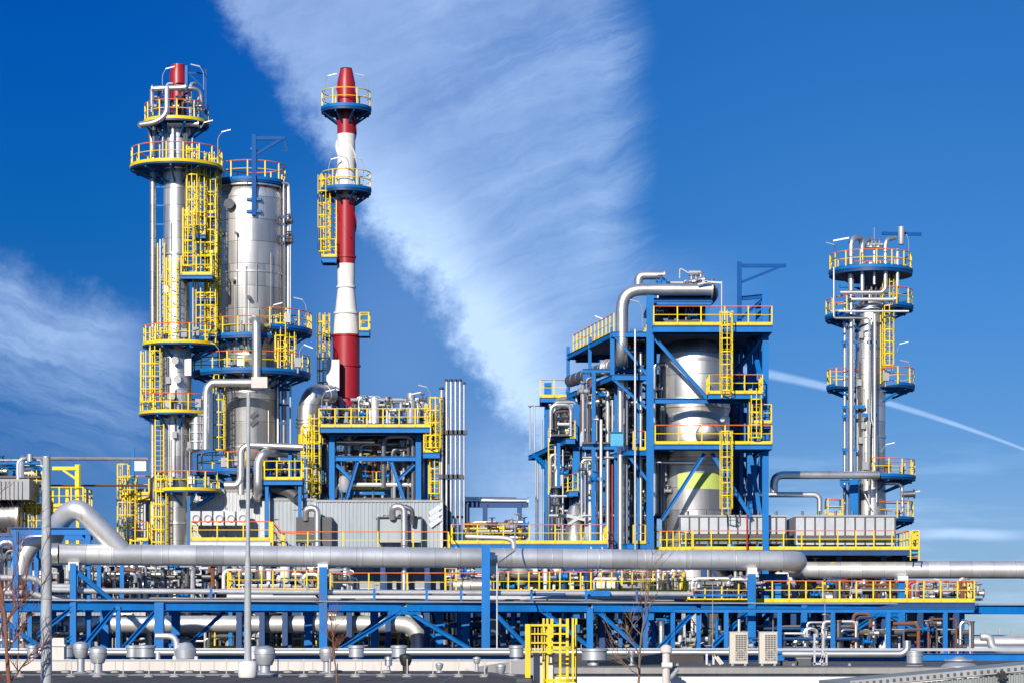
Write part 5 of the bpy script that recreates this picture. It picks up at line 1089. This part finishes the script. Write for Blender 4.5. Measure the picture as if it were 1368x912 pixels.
T=thing('vent_cowl','white ribbed cowl vent right of the bent white pipe','roof vent',(wx(248,80),80,0)); x=wx(248,80); obj('cowl',MB().lathe((x,80,wz(884,80)),[(.2,0),(.34,.12),(.36,.4),(.28,.5),(.2,.62),(0,.66)],18),'zinc',T); obj('pipe_stub',MB().lathe((x,80,0),[(.16,0),(.16,wz(884,80)+.02)],12),'zinc',T); obj('flange',MB().box((x,80,wz(878,80)),.8,.3,.1),'zinc',T)
T=thing('handrail_pipe','bent white pipe hoop standing behind the pinkish parapet','pipe',W(235,890,80)); obj('pipe_run',MB().tube(rnd([W(211,893,80),W(211,870,80)],.1),.08,10),'steel_pale',T); obj('pipe_run',MB().tube(rnd([W(208,849,80),W(236,849,80),W(236,893,80)],.3),.1,12),'steel_pale',T)
T=thing('chimney_block','square pinkish vent block beside the thick grey mast','chimney',W(76,893,80)); obj('block',MB().box(W(76,872,80),.55,.5,1.0),'plaster',T); obj('cap',MB().box(W(76,863,80)+V((0,0,.04)),.65,.6,.06),'zinc',T); obj('block_base',MB().box(W(76,872,80)-V((0,0,3.4)),.5,.45,5.8),'plaster',T)
# masts
T=thing('lamp_mast','thick galvanised lamp mast standing close at the left of the roof','lamp mast',(wx(62,39),39,0))
obj('pole',MB().tube([V((wx(62,39),39,0)),W(62,760,39),W(62,610,39)],[.105,.085,.06],16),'galvanised',T); obj('pole_cap',MB().tube([W(62,611,39),W(62,609,39)],.066,14),'zinc',T)
obj('mast_band',MB().tube([W(62,800,39),W(62,797,39)],.094,14),'grey',T)
T=thing('lamp_pole','slim grey lamp pole with a white block at its foot','lamp pole',W(331,905,56))
obj('pole',MB().tube([W(331,900,56),W(331,760,56),W(331,740,56),W(332,526,56)],[.085,.075,.05,.045],14),'galvanised',T); obj('foot_block',MB().lathe(V((wx(331,56),56,zr+.02)),[(.2,0),(.22,.05),(.22,.3),(.17,.36),(.1,.38),(0,.38)],16),'white',T); obj('pole_tip',MB().tube([W(332,527,56),W(332,524,56)],[.05,.03],10),'zinc',T)
# yellow cage ladder on its white wall block
T=thing('wall_block','pale plastered wall block beside the yellow cage ladder','wall',(wx(726,57),58,0))
x0,x1=wx(713,57),wx(740,57); zt=wz(874,57)
obj('block',MB().box(((x0+x1)/2,58,zt/2),x1-x0,2,zt),'plaster',T); obj('coping',MB().box(((x0+x1)/2,58,zt+.02),x1-x0+.06,2.06,.05),'zinc',T)
T=thing('cage_ladder','yellow caged roof ladder with a thick post','ladder',W(730,905,56.5))
zt2=wz(834,56.5); Yy=56.4
obj('post',MB().bar(W(705,905,Yy),W(705,833,Yy),.12),'yellow',T)
obj('top_rail',MB().bar(W(702,834.5,Yy),W(758,834.5,Yy),.05),'yellow',T); obj('post',MB().bar(W(734,873,Yy),W(734,833,Yy),.09),'yellow',T)
for py in (846,858,870): obj('mid_rail',MB().bar(W(707,py,Yy),W(757,py,Yy),.035),'yellow',T)
for k in range(6): obj('baluster',MB().bar(W(710+k*4.4,872,Yy+.05),W(710+k*4.4,834,Yy+.05),.02),'yellow',T)
ladder(T,V((wx(747,57.6),57.1,zr-2.5)),zt2-.75,w=.36,out=-90,cage_from=.2)
# ================================================================ white building right
x0=wx(742,84);x1=wx(1440,84);zr2=wz(889.5,84)
T=thing('white_building','low white building with dark roof carrying two air conditioners','building',((x0+x1)/2,95,0))
obj('wall',MB().box(((x0+x1)/2,96,zr2/2-.1),x1-x0,24,zr2-.2),'white',T); obj('roof',MB().box(((x0+x1)/2,96,zr2-.06),x1-x0+.3,24.3,.12),'grey_dark',T)
obj('fascia',MB().box(((x0+x1)/2,83.8,zr2-.14),x1-x0+.34,.06,.2),'concrete',T)
obj('roof_step',MB().box((wx(830,100),101,zr2+.14),6.2,8,.3),'bitumen',T); obj('roof_step',MB().box((wx(1090,100),107.4,zr2+.1),15,1.1,.2),'bitumen',T)
m=MB(); A=W(800,884,86);B=W(893,871,92); m.add([(A.x,A.y,zr2),(B.x,B.y,zr2),(B.x,B.y,B.z),(A.x,A.y,A.z+.02),(A.x,A.y+3,zr2),(B.x,B.y+3,zr2),(B.x,B.y+3,B.z),(A.x,A.y+3,A.z+.02)],[(0,1,2,3),(4,7,6,5),(3,2,6,7),(0,4,5,1),(0,3,7,4),(1,5,6,2)]); obj('sloped_kerb',m,'grey_dark',T)
for px in (905,948,1060,1100,1135): obj('roof_stud',MB().lathe((wx(px,86),86,zr2),[(.06,0),(.05,.08),(0,.1)],8),'concrete',T)
T=thing('downpipe','thick white standpipe with an elbow at the edge of the white building','pipe',W(891,912,83)); run(T,[(890,935,83),(890,868,83)],.13,'plaster','pipe_run'); run(T,[(890,908,83.1),(899,902,83.1),(905,893,83.1)],.08,'grey','side_branch'); obj('cap',MB().lathe(W(890,872,83),[(.13,0),(.2,.03),(.2,.2),(.1,.28),(0,.3)],16),'plaster',T)
obj('saddle',MB().tube([W(884,888,82.9),W(898,888,82.9)],.1,10),'white',T)
for px,lab in ((987,'left of two beige outdoor air conditioners on the dark roof edge'),(1026.5,'right of two beige outdoor air conditioners on the dark roof edge')):
    Yy=86.; T=thing('air_conditioner',lab,'air conditioner',W(px,888,Yy)); c=W(px,866,Yy); 
    w=.62; h=1.08; zc0=zr2+.04
    obj('casing',MB().box((c.x,Yy+.2,zc0+h/2+.04),w,.4,h),'beige',T); obj('casing_top',MB().box((c.x,Yy+.2,zc0+h+.055),w+.03,.43,.03),'beige',T)
    obj('grille_panel',MB().box((c.x+.07,Yy-.012,zc0+.6),w*.62,.025,h*.84),'grey_dark',T)
    g_=MB()
    for k in range(15): g_.box((c.x+.07,Yy-.03,zc0+.16+k*.063),w*.62,.02,.018)
    for k in range(5): g_.box((c.x+.07-w*.31+k*w*.155,Yy-.035,zc0+.6),.012,.02,h*.84)
    obj('grille',g_,'beige',T)
    for k in (-1,1): obj('foot',MB().box((c.x+k*.22,Yy+.2,zc0),.08,.42,.08),'grey',T)
    obj('fan',MB().ring((c.x+.07,Yy-.02,zc0+.35),.17,(0,1,0),.02),'grey',T)
T=thing('bracket_stand','white angled pipe brackets left of the air conditioners','bracket',W(953,888,87))
for a,b in (((944,887),(944,872)),((953,887),(953,874)),((953,874),(963,887)),((958,876),(966,886))): obj('strut',MB().bar(W(*a,87),W(*b,87),.07),'plaster',T)
T=thing('bracket_stand','white angled pipe brackets and bent pipes right of the air conditioners','bracket',W(1095,888,87))
for a,b in (((1088,888),(1088,846)),((1098,888),(1100,846)),((1086,886),(1104,886)),((1104,888),(1104,872)),((1095,884),(1104,870))): obj('strut',MB().bar(W(*a,87),W(*b,87),.07),'zinc',T)
T=thing('roof_cabinet','small grey boxes on the dark roof edge','cabinet',W(1072,888,87)); obj('casing',MB().box(W(1073,884,87),.5,.4,.3),'grey_dark',T); obj('lid',MB().box(W(1073,878.3,87),.54,.44,.03),'grey',T); obj('casing',MB().box(W(1054,886.5,87),.6,.4,.2),'grey_dark',T)
mush(1222,868,86,'shiny barrel vent on the dark roof left of the cone vent',.28,'zinc',.45,zb=zr2,shape=1); mush(1282,876,72,'broad cone shaped grey vent by the ribbed lean to roof',.42,'zinc',.32,zb=zr2-.3,shape=2)
mush(844,0+868,88,'small dark vent at the bare tree',.12,'zinc',.2,zb=zr2)
# ribbed lean-to at the lower right
paint('shed_grey',(.27,.3,.29),.6)
Yy=60.; A=W(1135,913,Yy); B=W(1440,885,Yy)
T=thing('lean_to_shed','grey ribbed metal lean to rising towards the right edge','shed',(B.x,Yy+2,0))
m=MB(); n=44; 
for i in range(n):
    for f,e in ((0,0),(.5,0),(.6,.05),(.9,.05)):
        t=(i+f)/n; m.v.append((A.x+(B.x-A.x)*t,Yy-e,0)); m.v.append((A.x+(B.x-A.x)*t,Yy-e,A.z+(B.z-A.z)*t-.12))
N=len(m.v)//2; m.f=[(2*i,2*i+2,2*i+3,2*i+1) for i in range(N-1)]; m.sm=[False]*len(m.f)
obj('wall',m,'shed_grey',T)
obj('roof',MB().add([A,B,B+V((0,6,0)),A+V((0,6,0)),A-UP*.1,B-UP*.1,B+V((0,6,-.1)),A+V((0,6,-.1))],[(0,1,2,3),(7,6,5,4),(0,4,5,1),(1,5,6,2),(2,6,7,3),(3,7,4,0)]),'shed_grey',T)
obj('verge_trim',MB().bar(A+V((0,-.1,0)),B+V((0,-.1,0)),.06,.16),'grey',T)
for i in range(34):
    t=(i+.5)/34; c=A.lerp(B,t); obj('trim_clip',MB().box(c+V((0,-.14,0)),.06,.03,.07),'grey_dark',T)
T=thing('wall_bracket','dark star shaped bracket fixed on the ribbed lean to','bracket',W(1338,904,59.8))
for k in range(4): a=R(k*45+10); c=W(1338,902,59.75); obj('bar',MB().bar(c+V((math.cos(a)*.13,-.02*k,math.sin(a)*.13)),c-V((math.cos(a)*.13,.02*k,math.sin(a)*.13)),.05),'black',T)
# ================================================================ bare winter trees
def bare_tree(lab,px,py,Yy,zb,h,r,mat,seed,lean=0.,spread=.55,depth=4,nb=4,cat='tree',name='bare_tree',up_=.5):
    g=random.Random(seed); T=thing(name,lab,cat,(wx(px,Yy),Yy,zb))
    base=V((wx(px,Yy),Yy,zb)); tr=[]; p=base.copy(); d=V((lean,0,1)).normalized()
    n=9
    for i in range(n+1):
        tr.append(p.copy()); d=(d+V((g.uniform(-.09,.09),g.uniform(-.09,.09),.03))).normalized(); p=p+d*h/n
    rs=[r*(1-.85*i/n) for i in range(n+1)]
    obj('trunk',MB().tube(tr,rs,8),mat,T)
    m=MB()
    def grow(p,d,L,r_,k):
        pts=[p]; q=p.copy(); dd=d.copy()
        for i in range(4):
            dd=(dd+V((g.uniform(-.22,.22),g.uniform(-.22,.22),g.uniform(-.04,.2)*up_*2))).normalized(); q=q+dd*L/4; pts.append(q.copy())
        m.tube(pts,[r_*(1-.17*i) for i in range(5)],4 if k>1 else 3,False)
        if k<=0: return
        for i in range(nb):
            t=g.uniform(.25,1.); j=min(3,int(t*4)); b=pts[j].lerp(pts[j+1],t*4-j) if j<4 else pts[-1]
            nd_=(dd*.7+V((g.uniform(-1,1),g.uniform(-1,1),g.uniform(-.2,.9)))*spread).normalized()
            grow(b,nd_,L*g.uniform(.5,.75),r_*.55,k-1)
    for i in range(3,n+1):
        for _ in range(2):
            b=tr[min(i,n)]; a=g.uniform(0,6.28); dd=V((math.cos(a),math.sin(a),g.uniform(.4,1.3))).normalized(); grow(b,dd,h*g.uniform(.12,.26),rs[i]*.5+.004,depth-2)
    obj('crown',m,mat,T); return T
bare_tree('bare tree with a thin straight trunk in front of the white building',849,950,52,5.0,3.9,.035,'bark',5,spread=.75,depth=4,nb=4)
bare_tree('bare leafless bush with fine twigs on the roof by a rack post',450,900,50,zr,1.5,.02,'bark_red',8,spread=.8,depth=4,nb=5,cat='bush',name='bare_bush')
bare_tree('slender reddish bare birch at the lower left corner',18,960,38,5.0,4.1,.05,'bark_red',11,lean=-.1,spread=.65,depth=4,nb=5)
# ================================================================ SKY, SUN, CAMERA
SUN_EL=R(24); SUN_AZ=R(199)     # compass-like: 0 = +Y, clockwise; the sun stands behind the camera's left shoulder
wd=bpy.data.worlds.new('World'); scene.world=wd; wd.use_nodes=True; nt=wd.node_tree; X.nt=nt; L=nt.links.new
bg=nt.nodes['Background']
tc=nd(nt,'ShaderNodeTexCoord'); sep=nd(nt,'ShaderNodeSeparateXYZ'); L(tc.outputs['Generated'],sep.inputs[0])
dx,dy,dz=[X(sep.outputs[i]) for i in range(3)]
sky=nd(nt,'ShaderNodeTexSky'); sky.sky_type='NISHITA'; sky.sun_disc=False; sky.sun_elevation=SUN_EL; sky.sun_rotation=SUN_AZ
sky.altitude=800; sky.air_density=1.0; sky.dust_density=.25; sky.ozone_density=3.5
dirn=comb(dx,dy,X.m('MAXIMUM',dz,0.)*2.4+.07)
nv=nd(nt,'ShaderNodeVectorMath',operation='NORMALIZE'); L(dirn.o,nv.inputs[0]); L(nv.outputs[0],sky.inputs['Vector'])
# clouds laid out by compass bearing (tangent of azimuth) and tangent of elevation
fwd=dy.gt(.25); ddy=X.m('MAXIMUM',dy,.25)
a=dx/ddy*3300.+684.; e=856.-dz/ddy*3300.
v1=comb(a/260.,e/260.,0.)
wob=noise(v1,1.2,6,.6)-.5; fine=noise(v1,4.,7,.62)-.5
# feathery streaks that sweep up to the right across the plume
warp=noise(v1,.8,4,.5)-.5
sa=a+warp*130.; se=e+wob*110.
rot=comb((sa*.92-se*.39)/560.,(sa*.39+se*.92)/92.,3.)
streak=noise(rot,1.0,8,.68,.5)
fil=noise(comb((sa*.95-se*.30)/300.,(sa*.30+se*.95)/26.,7.),1.0,6,.7,.4)
big=noise(v1,.8,4,.5)
puff=noise(comb(a/70.,e/70.,2.),1.,8,.68)-.5
edgeL=a-(283.+e*.66+X.m('MAXIMUM',e-330.,0.)*.06)+wob*70.+puff*120.
edgeR=(868.+e*.03)-a+wob*24.+(streak-.5)*90.+(fil-.5)*40.+(e.ss(330.,640.))*-150.
dl=edgeL.ss(-8.,62.); dr=edgeR.ss(-10.,80.)*(1-e.ss(300,430))+edgeR.ss(-190.,160.)*e.ss(300,430)
rgt=a.ss(420.,760.)
den=dl*dr*(.40+(streak-.5)*(.4+rgt*.3)+(fil-.5)*(.14+rgt*.14)+(big-.5)*.5+puff*.22)
hot=(1-(edgeL-46.).abs().ss(0.,150.))*(.08+e.ss(60.,420.)*.5)*dl*(.5+(puff+.5)*1.0)
main=(den.clamp()+hot*dr)*(1-e.ss(640.,860.)*.6)
# left bank: ragged upper edge, wisps trailing down to the right
edgeT=e-(338.+a*.3)+wob*90.+puff*75.
lst=noise(comb((sa*.94+se*.34)/260.,(se*.94-sa*.34)/46.,5.),1.,7,.66,.4)
left=edgeT.ss(-6.,60.)*(1-(e-(415.+a*.42)+wob*60.).ss(0.,130.))*(1-a.ss(110.,250.))*((lst-.12)*1.1+puff*.25).clamp()
lh=(1-(e-(520.+a*.3)).abs().ss(0.,110.))*(1-a.ss(160.,330.))*((lst-.4)*.8).clamp()
# vapour trail
tx=a-1030.; curve=500.+tx*.2+tx*tx*.00028
w_=7.2-X.m('MINIMUM',tx,340.)*.0145
trail=(1-((e-curve).abs()/X.m('MAXIMUM',w_,2.)).ss(.25,1.25))*tx.ss(-90.,-10.)*(.5+puff*.5)
t2=(1-((e-713.-(a-1280.)*.02+wob*14.).abs()/7.).ss(.1,1.6))*(1-((a-1290.)/110.).abs().ss(.2,1.))*.7
low=noise(comb(a/420.,e/60.,1.),1.5,6,.6).ss(.42,.75)*e.ss(530.,700.)*.42*a.ss(560.,760.)
low2=(1-((e-650.).abs()/150.).ss(0.,1.))*(1-((a-690.)/120.).abs().ss(0.,1.))*.75
tot=X.m('MAXIMUM',X.m('MAXIMUM',main,left),X.m('MAXIMUM',trail,t2))+low+lh+low2*(.5+puff)+(1-((a-530.)/230.).abs().ss(0.,1.))*e.ss(180.,420.)*(1-e.ss(480.,700.))*.13
# rest of the sky dome: unseen thin cloud added to whiten metal reflections
oth=noise(comb(dx*2.,dy*2.,dz*4.),1.3,6,.6).ss(.45,.75)*.45
fac=(tot*fwd+oth*(1-fwd)).clamp()
# sky tint by height and bearing (deep polarised blue up left, paler low and to the right)
hgt=(dz/X.m('MAXIMUM',X.m('SQRT',dx*dx+dy*dy),.01))*3.862   # 1 at 15 degrees up
def tint(stops):
    cr=nd(nt,'ShaderNodeValToRGB'); el=cr.color_ramp.elements
    el[0].position=stops[0][0]; el[0].color=(*stops[0][1],1); el[1].position=stops[-1][0]; el[1].color=(*stops[-1][1],1)
    for p_,c_ in stops[1:-1]: q_=el.new(p_); q_.color=(*c_,1)
    L(hgt.clamp().o,cr.inputs['Fac']); return cr
west=tint([(.06,(.40,.47,.56)),(.323,(.22,.49,.77)),(.654,(.037,.6,1.11)),(.936,(.004,.59,1.4))])
east=tint([(.02,(.66,.63,.62)),(.065,(.68,.65,.65)),(.2,(.76,.84,.88)),(.335,(.56,.85,1.02)),(.536,(.43,.95,1.29)),(.936,(.264,1.01,1.59))])
sfac=(a.ss(60.,1250.))*fwd+(1-fwd)*.7
crm=nd(nt,'ShaderNodeMix',data_type='RGBA'); L(sfac.o,crm.inputs['Factor']); L(west.outputs[0],crm.inputs['A']); L(east.outputs[0],crm.inputs['B'])
mul=nd(nt,'ShaderNodeMix',data_type='RGBA',blend_type='MULTIPLY'); mul.inputs['Factor'].default_value=1; L(sky.outputs[0],mul.inputs['A']); L(crm.outputs['Result'],mul.inputs['B'])
cm=nd(nt,'ShaderNodeMix',data_type='RGBA'); L((fac*.95).o,cm.inputs['Factor']); L(mul.outputs['Result'],cm.inputs['A']); cm.inputs['B'].default_value=(5.6,7.6,10.8,1)
L(cm.outputs['Result'],bg.inputs['Color']); bg.inputs['Strength'].default_value=.09
sl=bpy.data.lights.new('sun','SUN'); sl.energy=4.3; sl.angle=R(.53); sl.color=(1,.93,.83)
so=bpy.data.objects.new('sun',sl); col.objects.link(so)
sd=V((math.sin(SUN_AZ)*math.cos(SUN_EL),math.cos(SUN_AZ)*math.cos(SUN_EL),math.sin(SUN_EL)))
so.rotation_euler=sd.to_track_quat('Z','Y').to_euler(); so.location=(-60,-60,80)
cam=bpy.data.cameras.new('camera'); co=bpy.data.objects.new('camera',cam); col.objects.link(co); scene.camera=co
co.location=(0,0,CZ); co.rotation_euler=(R(90),0,0)
cam.sensor_width=36; cam.lens=36*F/1368.; cam.shift_x=0; cam.shift_y=(HZ-456.)/1368.; cam.clip_start=.5; cam.clip_end=30000
scene.view_settings.view_transform='Standard'; scene.view_settings.look='None'; scene.view_settings.exposure=.3; scene.view_settings.gamma=1
scene.render.engine='CYCLES'
c_=scene.cycles; c_.use_denoising=True; c_.max_bounces=6; c_.glossy_bounces=4; c_.diffuse_bounces=2; c_.sample_clamp_indirect=6; c_.caustics_reflective=False; c_.caustics_refractive=False
try: c_.denoiser='OPENIMAGEDENOISE'
except Exception: pass
